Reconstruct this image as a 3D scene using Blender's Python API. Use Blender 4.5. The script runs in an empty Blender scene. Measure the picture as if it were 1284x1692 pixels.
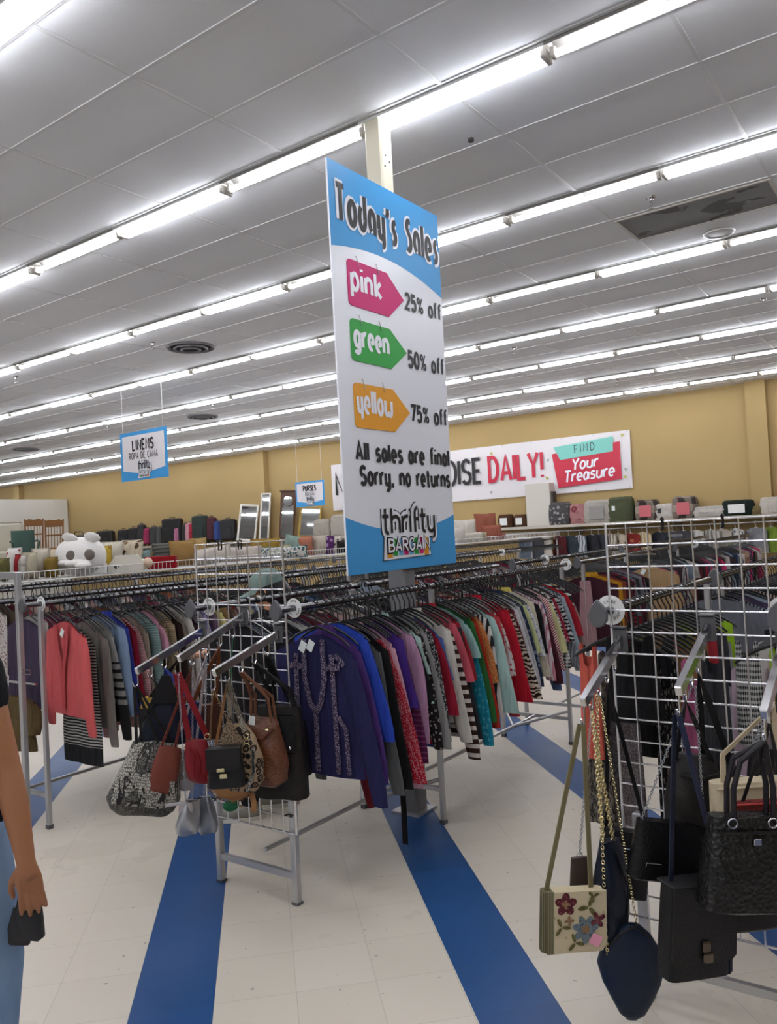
import bpy, math, random
from mathutils import Vector, Matrix
sc = bpy.context.scene
COL = sc.collection
R = math.radians
pi = math.pi

# ---------------------------------------------------------------- camera, world, exposure
# world axes: +X runs along the clothes racks to the tan back wall, +Y along the rows of ceiling lights, Z up (metres)
CAM_Z = 1.72
YAW, PITCH, ROLL, FPX = R(35.7176), R(1.3734), R(-3.0696), 1327.0
_sy, _cy = math.sin(YAW), math.cos(YAW)
def level(r, f, z): return Vector((r*_sy+f*_cy, -r*_cy+f*_sy, z))
_right, _up, _fwd = Vector((1,0,0)), Vector((0,-math.sin(PITCH),math.cos(PITCH))), Vector((0,math.cos(PITCH),math.sin(PITCH)))
_r2 = _right*math.cos(ROLL)+_up*math.sin(ROLL)
_u2 = -_right*math.sin(ROLL)+_up*math.cos(ROLL)
CR, CU, CF = level(*_r2), level(*_u2), level(*_fwd)
cam_d = bpy.data.cameras.new('camera'); cam = bpy.data.objects.new('camera', cam_d); COL.objects.link(cam)
cam_d.sensor_fit = 'HORIZONTAL'; cam_d.sensor_width = 36.0; cam_d.lens = 36.0*FPX/1284.0
cam_d.clip_start = 0.05; cam_d.clip_end = 200
cam.matrix_world = Matrix(((CR.x,CU.x,-CF.x,0),(CR.y,CU.y,-CF.y,0),(CR.z,CU.z,-CF.z,CAM_Z),(0,0,0,1)))
sc.camera = cam
sc.view_settings.view_transform = 'Standard'; sc.view_settings.look = 'None'
sc.view_settings.exposure = 0.0; sc.view_settings.gamma = 1.0
try: sc.view_settings.use_curve_mapping = False
except Exception: pass
TUBE_EMIT = 21.5
CLOTH_GAIN = .74
world = bpy.data.worlds.new('world'); sc.world = world; world.use_nodes = True
world.node_tree.nodes['Background'].inputs[0].default_value = (0.9,0.95,1,1)
world.node_tree.nodes['Background'].inputs[1].default_value = 0.25

def at(px, py, depth=None, u=None, v=None, z=None):
    """the point of the place that a pixel of the photo shows, at a known distance or on a known plane"""
    d = CF + CR*((px-642.0)/FPX) - CU*((py-846.0)/FPX)
    if u is not None: t = u/d.x
    elif v is not None: t = v/d.y
    elif z is not None: t = (z-CAM_Z)/d.z
    else: t = depth
    return Vector((d.x*t, d.y*t, CAM_Z+d.z*t))
def proj(p):
    p = Vector(p)-Vector((0,0,CAM_Z)); w = p.dot(CF)
    return 642+FPX*p.dot(CR)/w, 846-FPX*p.dot(CU)/w, w
FACE = math.atan2(-_cy, _sy)     # turns a thing's front to where the photo was taken from

# ---------------------------------------------------------------- mesh helpers
class MB:
    def __init__(s): s.v=[]; s.f=[]; s.m=[]
    def add(s, vs, fs, mi=0):
        b=len(s.v); s.v += [tuple(p) for p in vs]
        for f in fs: s.f.append(tuple(b+i for i in f)); s.m.append(mi)
        return s
    def box(s, c, d, rot=None, mi=0, ch=0.0):
        cx,cy,cz=c; x,y,z=d[0]/2,d[1]/2,d[2]/2
        if ch<=0:
            vs=[(-x,-y,-z),(x,-y,-z),(x,y,-z),(-x,y,-z),(-x,-y,z),(x,-y,z),(x,y,z),(-x,y,z)]
            fs=[(0,3,2,1),(4,5,6,7),(0,1,5,4),(1,2,6,5),(2,3,7,6),(3,0,4,7)]
        else:
            ch=min(ch,x*.95,y*.95,z*.95); vs=[]; fs=[]
            def ring(a,b,zz): return [(-a+ch if False else -a,-b+ch,zz),(-a+ch,-b,zz),(a-ch,-b,zz),(a,-b+ch,zz),(a,b-ch,zz),(a-ch,b,zz),(-a+ch,b,zz),(-a,b-ch,zz)]
            vs=ring(x-ch,y-ch,-z)+ring(x,y,-z+ch)+ring(x,y,z-ch)+ring(x-ch,y-ch,z)
            for k in range(3):
                for i in range(8): fs.append((k*8+i,k*8+(i+1)%8,k*8+8+(i+1)%8,k*8+8+i))
            fs.append(tuple(range(7,-1,-1))); fs.append(tuple(range(24,32)))
        vs=[Vector(p) for p in vs]
        if rot is not None: vs=[rot@p for p in vs]
        return s.add([(p.x+cx,p.y+cy,p.z+cz) for p in vs],fs,mi)
    def loft(s, rings, cap=True, mi=0, closed=True):
        n=len(rings[0]); vs=[p for r in rings for p in r]; fs=[]
        for k in range(len(rings)-1):
            for i in range(n if closed else n-1):
                j=(i+1)%n; fs.append((k*n+i,k*n+j,k*n+n+j,k*n+n+i))
        if cap and closed:
            fs.append(tuple(range(n-1,-1,-1))); b=(len(rings)-1)*n; fs.append(tuple(b+i for i in range(n)))
        return s.add(vs,fs,mi)
    def tube(s, pts, r, n=8, cap=True, mi=0, flat=None, up=None):
        """sweep along pts; r radius or list; flat=(a,b) makes an elliptic band, up fixes the band's a-axis"""
        P=[Vector(p) for p in pts]; rings=[]; prev=None
        for i,p in enumerate(P):
            t=(P[min(i+1,len(P)-1)]-P[max(i-1,0)])
            if t.length<1e-9: t=Vector((0,0,1))
            t.normalize()
            if up is not None:
                a=Vector(up); a=a-t*a.dot(t)
                if a.length<1e-6: a=t.orthogonal()
                a.normalize()
            elif prev is None: a=t.orthogonal().normalized()
            else:
                a=prev-t*prev.dot(t)
                a=a.normalized() if a.length>1e-6 else t.orthogonal().normalized()
            prev=a; b=t.cross(a)
            rr=r[i] if isinstance(r,(list,tuple)) else r
            fa,fb=(1,1) if flat is None else flat
            rings.append([p+a*(rr*fa*math.cos(2*pi*k/n+pi/n))+b*(rr*fb*math.sin(2*pi*k/n+pi/n)) for k in range(n)])
        return s.loft(rings,cap,mi)
    def ribbon(s, pts, w, t, up, mi=0):
        """a flat strap, w wide along 'up', t thick"""
        P=[Vector(p) for p in pts]; rings=[]
        for i,p in enumerate(P):
            d=(P[min(i+1,len(P)-1)]-P[max(i-1,0)]).normalized(); a=Vector(up); a=a-d*a.dot(d)
            a=a.normalized() if a.length>1e-6 else d.orthogonal().normalized(); b=d.cross(a)
            rings.append([p+a*w/2+b*t/2,p+a*w/2-b*t/2,p-a*w/2-b*t/2,p-a*w/2+b*t/2])
        return s.loft(rings,True,mi)
    def ring(s, c, R_, r, axis='y', n=16, m=6, mi=0, rot=None):
        vs=[];fs=[]
        for i in range(n):
            a=2*pi*i/n
            for j in range(m):
                b=2*pi*j/m; q=R_+r*math.cos(b); h=r*math.sin(b)
                p={'z':(q*math.cos(a),q*math.sin(a),h),'y':(q*math.cos(a),h,q*math.sin(a)),'x':(h,q*math.cos(a),q*math.sin(a))}[axis]
                p=Vector(p)
                if rot is not None: p=rot@p
                vs.append((p.x+c[0],p.y+c[1],p.z+c[2]))
        for i in range(n):
            for j in range(m): fs.append((i*m+j,((i+1)%n)*m+j,((i+1)%n)*m+(j+1)%m,i*m+(j+1)%m))
        return s.add(vs,fs,mi)
    def ball(s, c, r, n=12, m=8, mi=0, e=1.0, rot=None):
        rx,ry,rz=(r,r,r) if not isinstance(r,(tuple,list)) else r
        sg=lambda q: math.copysign(abs(q)**e,q)
        rings=[]
        for k in range(m+1):
            ph=-pi/2+pi*k/m; cr=abs(math.cos(ph))**e if k not in (0,m) else 0.02
            ring=[]
            for i in range(n):
                a=2*pi*i/n; p=Vector((rx*cr*sg(math.cos(a)),ry*cr*sg(math.sin(a)),rz*sg(math.sin(ph))))
                if rot is not None: p=rot@p
                ring.append((p.x+c[0],p.y+c[1],p.z+c[2]))
            rings.append(ring)
        return s.loft(rings,True,mi)
    def prism(s, poly, y0, y1, mi=0, tr=None):
        """polygon in x,z pushed from y0 to y1"""
        n=len(poly); vs=[(p[0],y0,p[1]) for p in poly]+[(p[0],y1,p[1]) for p in poly]
        fs=[tuple(range(n)),tuple(range(2*n-1,n-1,-1))]+[((i+1)%n,i,n+i,n+(i+1)%n) for i in range(n)]
        if tr: vs=[tr(p) for p in vs]
        return s.add(vs,fs,mi)
    def disc(s, c, r, y0, y1, n=24, mi=0):
        return s.prism([(c[0]+r*math.cos(2*pi*k/n),c[1]+r*math.sin(2*pi*k/n)) for k in range(n)],y0,y1,mi)

_used={}
def obj(name, mb, mats, parent=None, smooth=True, loc=None):
    me=mb if isinstance(mb,bpy.types.Mesh) else mesh(name,mb,smooth)
    o=bpy.data.objects.new(name,me); COL.objects.link(o)
    if not isinstance(mats,(list,tuple)): mats=[mats]
    if len(me.materials)==0:
        for m in mats: me.materials.append(m)
    else:
        for i,m in enumerate(mats):
            if i<len(o.material_slots): o.material_slots[i].link='OBJECT'; o.material_slots[i].material=m
    if parent is not None: o.parent=parent
    if loc is not None: o.location=loc
    return o
def mesh(name, mb, smooth=True, slots=0):
    me=bpy.data.meshes.new(name); me.from_pydata(mb.v,[],mb.f); 
    if smooth:
        me.polygons.foreach_set('use_smooth',[True]*len(me.polygons))
        try: me.set_sharp_from_angle(angle=R(42))
        except Exception: pass
    if max(mb.m,default=0)>0: me.polygons.foreach_set('material_index',mb.m)
    for _ in range(slots): me.materials.append(None)
    me.update(); return me
def tag(o, label, cat, group=None, kind=None):
    o['label']=label; o['category']=cat
    if group: o['group']=group
    if kind: o['kind']=kind
    return o
def thing(name, label, cat, loc=(0,0,0), rz=0.0, group=None):
    o=bpy.data.objects.new(name,None); o.empty_display_size=.05; COL.objects.link(o)
    o.location=loc; o.rotation_euler=(0,0,rz)
    return tag(o,label,cat,group)
def struct(name, mb, m, smooth=False, parent=None):
    o=obj(name,mb,m,parent,smooth)
    if parent is None: o['kind']='structure'
    return o
def copy_tree(o, parent=None):
    c=o.copy(); COL.objects.link(c)
    if parent is not None: c.parent=parent
    for ch in list(o.children): copy_tree(ch,c)
    return c
ORD='zeroth first second third fourth fifth sixth seventh eighth ninth tenth eleventh twelfth thirteenth fourteenth fifteenth sixteenth seventeenth eighteenth nineteenth twentieth'.split()
def ordn(i):
    if i<=20: return ORD[i]
    t={2:'twenty',3:'thirty',4:'forty',5:'fifty'}.get(i//10,'sixty')
    return t+'-'+ORD[i%10] if i%10 else {'twenty':'twentieth','thirty':'thirtieth','forty':'fortieth','fifty':'fiftieth'}.get(t,'sixtieth')

# ---------------------------------------------------------------- materials
_M={}
def lin(c):
    """'#rrggbb' to linear"""
    if isinstance(c,str):
        c=[int(c[i:i+2],16)/255 for i in (1,3,5)]
        return tuple(x/12.92 if x<=.04045 else ((x+.055)/1.055)**2.4 for x in c)+(1,)
    return tuple(c)[:3]+(1,)
class NT:
    def __init__(s,name):
        s.mat=bpy.data.materials.new(name); s.mat.use_nodes=True; s.t=s.mat.node_tree; s.n=s.t.nodes
        s.b=s.n['Principled BSDF']
    def new(s,ty,**kw):
        n=s.n.new(ty)
        for k,v in kw.items(): setattr(n,k,v)
        return n
    def put(s,inp,val):
        if hasattr(val,'is_output'): s.t.links.new(val,inp)
        else: inp.default_value=val
    def math(s,op,a,b=None,c=None,clamp=False):
        n=s.new('ShaderNodeMath',operation=op,use_clamp=clamp); s.put(n.inputs[0],a)
        if b is not None: s.put(n.inputs[1],b)
        if c is not None: s.put(n.inputs[2],c)
        return n.outputs[0]
    def mix(s,f,a,b,mode='MIX'):
        n=s.new('ShaderNodeMix',data_type='RGBA',blend_type=mode); s.put(n.inputs[0],f); s.put(n.inputs[6],a); s.put(n.inputs[7],b); return n.outputs[2]
    def coord(s,which='Object'):
        return s.new('ShaderNodeTexCoord').outputs[which]
    def xyz(s,v):
        n=s.new('ShaderNodeSeparateXYZ'); s.put(n.inputs[0],v); return n.outputs
    def mapping(s,v,scale=(1,1,1),rot=(0,0,0),loc=(0,0,0)):
        n=s.new('ShaderNodeMapping'); s.put(n.inputs[0],v); n.inputs['Scale'].default_value=scale; n.inputs['Rotation'].default_value=rot; n.inputs['Location'].default_value=loc; return n.outputs[0]
    def noise(s,v,scale,detail=3,rough=.5,dist=0.0):
        n=s.new('ShaderNodeTexNoise'); s.put(n.inputs['Vector'],v); n.inputs['Scale'].default_value=scale; n.inputs['Detail'].default_value=detail; n.inputs['Roughness'].default_value=rough; n.inputs['Distortion'].default_value=dist
        return n.outputs[0], n.outputs[1]
    def vor(s,v,scale,feature='F1',rand=1.0):
        n=s.new('ShaderNodeTexVoronoi',feature=feature); s.put(n.inputs['Vector'],v); n.inputs['Scale'].default_value=scale
        if 'Randomness' in n.inputs: n.inputs['Randomness'].default_value=rand
        return n.outputs
    def gt(s,a,b): return s.math('GREATER_THAN',a,b)
    def ramp(s,f,stops,interp='CONSTANT'):
        n=s.new('ShaderNodeValToRGB'); s.put(n.inputs[0],f); e=n.color_ramp; e.interpolation=interp
        while len(e.elements)<len(stops): e.elements.new(.5)
        for i,(p,c) in enumerate(stops): e.elements[i].position=p; e.elements[i].color=lin(c)
        return n.outputs[0]
    def bump(s,h,strength=.3,dist=.01):
        n=s.new('ShaderNodeBump'); n.inputs['Strength'].default_value=strength; n.inputs['Distance'].default_value=dist; s.put(n.inputs['Height'],h); s.t.links.new(n.outputs[0],s.b.inputs['Normal'])
    def done(s,col=None,rough=.5,metal=0.0,spec=None):
        if col is not None: s.put(s.b.inputs['Base Color'],col)
        s.put(s.b.inputs['Roughness'],rough); s.b.inputs['Metallic'].default_value=metal
        if spec is not None: s.b.inputs['Specular IOR Level'].default_value=spec
        return s.mat
def plain(name,c,rough=.5,metal=0.0,spec=None,emit=0,bump=None,var=0.0):
    if name in _M: return _M[name]
    t=NT(name); col=lin(c)
    if var:
        f,_=t.noise(t.coord(),6,3); col=t.mix(t.math('MULTIPLY',f,var),col,tuple(x*.45 for x in col[:3])+(1,))
    if bump: 
        f,_=t.noise(t.coord(),bump[0],4); t.bump(f,bump[1],bump[2] if len(bump)>2 else .01)
    m=t.done(col,rough,metal,spec)
    if emit: t.b.inputs['Emission Color'].default_value=lin(c); t.b.inputs['Emission Strength'].default_value=emit
    _M[name]=m; return m
def fabric(c,pat='solid',c2='#ffffff',s=1.0,rough=.9,c3=None):
    """woven cloth; patterns are printed or knitted into the cloth"""
    s*={'dots':1.9,'floral':1.5,'ornate':1.3,'zebra':1.25}.get(pat,1.0) if s>=.75 else 1.0
    key=('fab',c,pat,c2,s,c3)
    if key in _M: return _M[key]
    t=NT('cloth_'+pat); co=t.coord(); dk=lambda q:tuple(k*CLOTH_GAIN for k in lin(q)[:3])+(1,)
    A,B=dk(c),dk(c2); x,y,z=t.xyz(co)
    nz,_=t.noise(co,140,2)
    big,_=t.noise(t.mapping(co,(9,9,2)),1.6,3)
    if pat=='solid': col=A
    elif pat=='hstripe': col=t.mix(t.gt(t.math('SINE',t.math('MULTIPLY',z,2*pi*22*s)),0.1),A,B)
    elif pat=='pin': col=t.mix(t.gt(t.math('SINE',t.math('MULTIPLY',z,2*pi*40*s)),.55),A,B)
    elif pat=='vstripe': col=t.mix(t.gt(t.math('SINE',t.math('MULTIPLY',t.math('ADD',y,x),2*pi*40*s)),.2),A,B)
    elif pat=='diag': col=t.mix(t.gt(t.math('SINE',t.math('MULTIPLY',t.math('ADD',z,t.math('MULTIPLY',y,1.2)),2*pi*34*s)),.1),A,B)
    elif pat=='check':
        a=t.gt(t.math('SINE',t.math('MULTIPLY',z,2*pi*34*s)),0); b=t.gt(t.math('SINE',t.math('MULTIPLY',t.math('ADD',y,x),2*pi*34*s)),0)
        col=t.mix(t.math('MULTIPLY',t.math('ADD',a,b),.5),A,B)
    elif pat=='plaid':
        a=t.math('SINE',t.math('MULTIPLY',z,2*pi*14*s)); b=t.math('SINE',t.math('MULTIPLY',t.math('ADD',y,x),2*pi*14*s))
        col=t.mix(t.gt(t.math('MAXIMUM',a,b),.75),A,B)
    elif pat=='dots': col=t.mix(t.math('LESS_THAN',t.vor(co,75*s,rand=.6)[0],.32),A,B)
    elif pat=='floral':
        v=t.vor(co,26*s); n2,_=t.noise(co,30*s,2)
        f=t.math('ADD',v[0],t.math('MULTIPLY',n2,.5)); col=t.mix(t.math('LESS_THAN',f,.58),A,B)
        col=t.mix(t.math('LESS_THAN',f,.40),col,dk(c3) if c3 else tuple((p+q)/2 for p,q in zip(A,B)))
    elif pat=='zebra':
        w=t.new('ShaderNodeTexWave',bands_direction='Z'); t.put(w.inputs[0],co); w.inputs['Scale'].default_value=9*s; w.inputs['Distortion'].default_value=9; w.inputs['Detail Scale'].default_value=1.6
        col=t.mix(t.gt(w.outputs[1],.5),A,B)
    elif pat=='tweed': col=t.mix(t.gt(nz,.52),A,B)
    elif pat=='knit':
        w=t.math('SINE',t.math('MULTIPLY',z,2*pi*90*s)); col=t.mix(t.math('MULTIPLY_ADD',w,.25,.3,clamp=True),A,B); t.bump(w,.5,.004)
    elif pat=='ornate':
        v=t.vor(co,40*s,'DISTANCE_TO_EDGE')[0]; w,_=t.noise(co,55*s,4,.6,2.0)
        col=t.mix(t.gt(t.math('ADD',w,t.math('MULTIPLY',v,.6)),.62),A,B)
    elif pat=='leopard':
        v=t.vor(co,38*s)[0]; w,_=t.noise(co,20*s,3)
        ringm=t.math('MULTIPLY',t.gt(v,.28),t.math('LESS_THAN',v,.52)); col=t.mix(t.math('MULTIPLY',ringm,t.gt(w,.42)),A,B); col=t.mix(t.math('LESS_THAN',v,.22),col,dk(c3) if c3 else A)
    elif pat=='snake':
        m=t.mapping(co,(1,1,.6)); v=t.vor(m,120*s,'DISTANCE_TO_EDGE',.5)[0]; w,_=t.noise(t.mapping(co,(1.3,1.3,.4)),9*s,3,.6,.6); w2,_=t.noise(co,30*s,3)
        col=t.mix(t.gt(t.math('ADD',w,t.math('MULTIPLY',w2,.25)),.66),A,dk(c3) if c3 else B)
        col=t.mix(t.math('MULTIPLY',t.math('LESS_THAN',v,.11),.85),col,B)
        col=t.mix(t.math('LESS_THAN',t.math('ABSOLUTE',t.math('SUBTRACT',w,.53)),.018),col,B); t.bump(v,.5,.004)
    elif pat=='band':   # plain below a waist, stripes above
        col=t.mix(t.gt(t.math('SINE',t.math('MULTIPLY',z,2*pi*78*s)),.2),A,B)
        col=t.mix(t.math('LESS_THAN',z,-.625),col,A)
    elif pat=='sleevestripe':
        st=t.mix(t.gt(t.math('SINE',t.math('MULTIPLY',z,2*pi*20*s)),-.3),B,A); col=t.mix(t.math('LESS_THAN',z,-.60),st,B)
        col=t.mix(t.gt(z,-.36),col,A)
    else: col=A
    col=t.mix(t.math('MULTIPLY',nz,.16),col,(0.02,0.02,0.02,1))
    if pat not in('knit','snake'): t.bump(big,.9,.05)
    m=t.done(col,rough,0,.25); _M[key]=m; return m
def leather(c,rough=.42,sc_=180,st=.25,var=.2):
    key=('lea',c,rough,sc_,st)
    if key in _M: return _M[key]
    t=NT('leather'); co=t.coord(); v=t.vor(co,sc_)[0]; n1,_=t.noise(co,9,3); col=t.mix(t.math('MULTIPLY',n1,var),lin(c),tuple(x*.5 for x in lin(c)[:3])+(1,))
    t.bump(t.math('ADD',v,t.math('MULTIPLY',n1,2)),st,.004); m=t.done(col,rough+.05,0,.3); _M[key]=m; return m
CHROME=plain('chrome','#c9c9cb',.16,1.0,var=.1)
STEEL=plain('brushed_steel','#c4c4c6',.36,.75,var=.2)
WIRE=plain('white_wire','#d8d8dc',.25,.85)
BLACKP=plain('black_plastic','#121214',.32,0,.5)
WHITEP=plain('white_plastic','#e6e6e4',.4)
CLEARP=plain('frosted_plastic','#cfd2d6',.25)
GREYP=plain('grey_plastic','#55565a',.4)
TAGP=plain('paper_tag','#dfe6e4',.8)
PINKTAG=plain('pink_paper_tag','#eda3bb',.8)
GOLD=plain('gold_metal','#e8dcae',.25,1.0)
INK=plain('black_ink','#1d1b1d',.5)
# ================================================================ the room
CEIL=4.30; BW=17.25
def floor_mat():
    t=NT('vinyl_floor_tiles'); co=t.coord(); x,y,z=t.xyz(co); k=1/math.sqrt(2)
    d=t.math('MULTIPLY',t.math('SUBTRACT',x,y),k); e=t.math('MULTIPLY',t.math('ADD',x,y),k)
    def stripe(q,c,per,w):
        f=t.math('SUBTRACT',q,c); f=t.math('PINGPONG',f,per/2); return t.math('LESS_THAN',f,w/2)
    s1=t.math('MULTIPLY',stripe(d,-.40,1.225,.305),t.gt(d,-2.35)); s2=t.math('MULTIPLY',stripe(e,9.72,1.2,.24),t.math('LESS_THAN',d,-2.35))
    blue=t.math('MAXIMUM',s1,s2)
    def seam(q): return t.math('LESS_THAN',t.math('PINGPONG',t.math('ADD',q,.2475),.1525),.0016)
    sm=t.math('MAXIMUM',seam(d),seam(e))
    cell=t.new('ShaderNodeCombineXYZ'); t.put(cell.inputs[0],t.math('FLOOR',t.math('DIVIDE',t.math('ADD',d,.2475),.305))); t.put(cell.inputs[1],t.math('FLOOR',t.math('DIVIDE',t.math('ADD',e,.2475),.305)))
    wn=t.new('ShaderNodeTexWhiteNoise'); t.put(wn.inputs['Vector'],cell.outputs[0])
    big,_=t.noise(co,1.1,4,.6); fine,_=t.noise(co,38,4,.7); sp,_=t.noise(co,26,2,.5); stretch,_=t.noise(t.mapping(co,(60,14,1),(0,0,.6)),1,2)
    beige=t.mix(t.math('MULTIPLY',wn.outputs[0],.35),lin('#d9d0c2'),lin('#cfc5b4'))
    beige=t.mix(t.math('MULTIPLY',t.gt(big,.58),.12),beige,lin('#9b9184'))
    beige=t.mix(t.math('MULTIPLY',t.gt(sp,.73),.6),beige,lin('#6b6258'))
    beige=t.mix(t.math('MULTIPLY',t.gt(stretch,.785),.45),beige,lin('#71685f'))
    bl=t.mix(t.math('MULTIPLY',wn.outputs[0],.5),lin('#1d4a80'),lin('#27568f'))
    bl=t.mix(t.math('MULTIPLY',t.gt(fine,.70),.35),bl,lin('#7f9dc0'))
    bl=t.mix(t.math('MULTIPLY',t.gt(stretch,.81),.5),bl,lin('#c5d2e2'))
    col=t.mix(blue,beige,bl); col=t.mix(t.math('MULTIPLY',sm,.22),col,lin('#4a443c'))
    rough=t.math('MULTIPLY_ADD',big,.25,.28); t.bump(t.math('MULTIPLY',t.math('ADD',fine,t.math('MULTIPLY',sm,-1.5)),1.0),.06,.004)
    return t.done(col,rough,0,.35)
def ceil_mat():
    t=NT('ceiling_tile'); co=t.coord(); a,_=t.noise(co,90,3,.7); b,_=t.noise(co,.7,3); h,_=t.noise(co,240,1)
    col=t.mix(t.math('MULTIPLY',b,.35),lin('#e2e3e6'),lin('#d6d6da')); col=t.mix(t.math('MULTIPLY',t.gt(h,.71),.35),col,lin('#77777a'))
    t.bump(a,.2,.004); return t.done(col,.95,0,.1)
def wall_mat(name,c):
    t=NT(name); co=t.coord(); a,_=t.noise(co,.9,4); b,_=t.noise(co,60,3)
    col=t.mix(t.math('MULTIPLY',a,.3),lin(c),tuple(q*.8 for q in lin(c)[:3])+(1,)); t.bump(b,.15,.005); return t.done(col,.75,0,.25)
TAN=wall_mat('tan_wall_paint','#b39a6a'); WHITEW=wall_mat('white_wall_paint','#dcd9d2')
VX0,VX1,VY0,VY1=-6.5,BW,-7.0,34.0
struct('floor',MB().box(((VX0+VX1)/2,(VY0+VY1)/2,-.05),(VX1-VX0,VY1-VY0,.1)),floor_mat())
struct('wall_back',MB().box((BW+.1,(VY0+VY1)/2,CEIL/2),(.2,VY1-VY0,CEIL)),TAN)
struct('wall_right',MB().box(((VX0+VX1)/2,VY0-.1,CEIL/2),(VX1-VX0,.2,CEIL)),TAN)
struct('wall_left',MB().box(((VX0+VX1)/2,VY1+.1,CEIL/2),(VX1-VX0,.2,CEIL)),TAN)
struct('wall_front',MB().box((VX0-.1,(VY0+VY1)/2,CEIL/2),(.2,VY1-VY0,CEIL)),WHITEW)
struct('wall_partition',MB().box((13.1,27.05,1.77),(8.2,.14,3.54)),WHITEW)
for v_ in (3.25,16.9,30.2):
    struct('pillar_back',MB().box((BW-.09,v_,CEIL/2),(.18,.37,CEIL)),TAN)
struct('baseboard_back',MB().box((BW-.01,(VY0+VY1)/2,.05),(.02,VY1-VY0,.1)),plain('dark_rubber','#3a342f',.6))
# ceiling T-bars
ROWU=[2.10+1.993*k for k in range(-3,8)]
cb=MB(); xs=[VX0]+[u_+s_*.086 for u_ in ROWU for s_ in(-1,1)]+[VX1]
for i in range(0,len(xs),2):
    if xs[i+1]>xs[i]: cb.box(((xs[i]+xs[i+1])/2,(VY0+VY1)/2,CEIL+.05),(xs[i+1]-xs[i],VY1-VY0,.1))
cb.box(((VX0+VX1)/2,(VY0+VY1)/2,CEIL+.14),(VX1-VX0,VY1-VY0,.08))
struct('ceiling',cb,ceil_mat())
gb=MB(); gm=plain('grid_bar','#d2d2d3',.5)
for u_ in ROWU:
    for k in (0,1,2,3):
        x_=u_+.10+k*(1.793/3)
        gb.box((x_,(VY0+VY1)/2,CEIL-.003),(.024,VY1-VY0,.006))
q=1.085-1.25*7
while q<VY1:
    gb.box(((VX0+VX1)/2,q,CEIL-.0025),(VX1-VX0,.024,.005)); q+=1.25
struct('ceiling_grid',gb,gm)

# ================================================================ strip lights
TUBE=plain('lit_tube','#fafcff',.5,emit=TUBE_EMIT); TUBE.node_tree.nodes['Principled BSDF'].inputs['Emission Color'].default_value=(.97,.99,1.05,1)
FIXW=plain('white_enamel','#dcdcdc',.35,var=.15); FIXD=plain('dimmed_enamel','#8f8c88',.5,var=.3); FIXG=plain('lamp_socket_grey','#b9b4ac',.4)  # single-tube housings get a darker enamel so their troughs look less lit
def housing():
    m=MB()
    prof=[(-.082,-.022),(-.082,.06),(.082,.06),(.082,-.022),(.078,-.022),(.072,.02),(.04,.045),(-.04,.045),(-.072,.02),(-.078,-.022)]
    return m.loft([[(p[0],y_,p[1]) for p in prof] for y_ in (-.632,.632)])
def tubemesh(x_):
    return MB().tube([(x_,-.595,-.042),(x_,.595,-.042)],.0185,8)
def socket(y_,two):
    m=MB(); w=.115 if two else .05
    m.box((0,y_,-.035),(w,.03,.06),ch=.006)
    if two:
        m.box((0,y_,.02),(.15,.012,.03))
    return m
ME_H=mesh('housing',housing(),False,1); ME_T=[mesh('tube',tubemesh(x_),True,1) for x_ in (-.042,.042,0)]
ME_S={(a,b):mesh('lamp_socket',socket(a,b),False,1) for a in (-.61,.61) for b in (True,False)}
def strip_light(u_,v_,two,label):
    t=thing('strip_light',label,'ceiling light',(u_,v_,CEIL),0,'fluorescent strip lights in rows under the ceiling')
    obj('housing',ME_H,FIXW if two else FIXD,t)
    for me in (ME_T[:2] if two else ME_T[2:]): obj('tube',me,TUBE,t)
    for a in (-.61,.61): obj('lamp_socket',ME_S[(a,two)],FIXG,t)
NL=0
for k,u_ in enumerate(ROWU):
    row=k-2          # first row in view is row 1
    base=1.72 if (k-3)%2 else .46
    if u_>13.5: step=range(-2,26)
    else: step=range(-6,26)
    col_=0
    for n in step:
        v0=base+1.265*n; c_=v0+.61; two=(n%2==0)
        if c_<VY0+.8 or c_>VY1-.8: continue
        vis=False
        P=Vector((u_,c_,CEIL-.05))
        if (P-Vector((0,0,CAM_Z))).dot(CF)>.3:
            for dy in (-.6,0,.6):
                a,b,w=proj((u_,c_+dy,CEIL-.05))
                if w>.2 and -60<a<1344 and -60<b<1000: vis=True
        lit_near = (-5<u_<9 and -3.6<c_<10 and not vis)  # out-of-view fixtures of the same rows, added for their light
        if not(vis or lit_near): continue
        col_+=1
        if row>=1: lab=f"{'bright two-tube' if two else 'single-tube'} strip light, {ordn(col_)} from the right end of the {ordn(row)} ceiling row"
        else: lab=f"{'two-tube' if two else 'single-tube'} strip light, {ordn(col_)} along the {ordn(3+row)} unseen row behind the viewer"
        strip_light(u_,c_,two,lab); NL+=1

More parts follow.
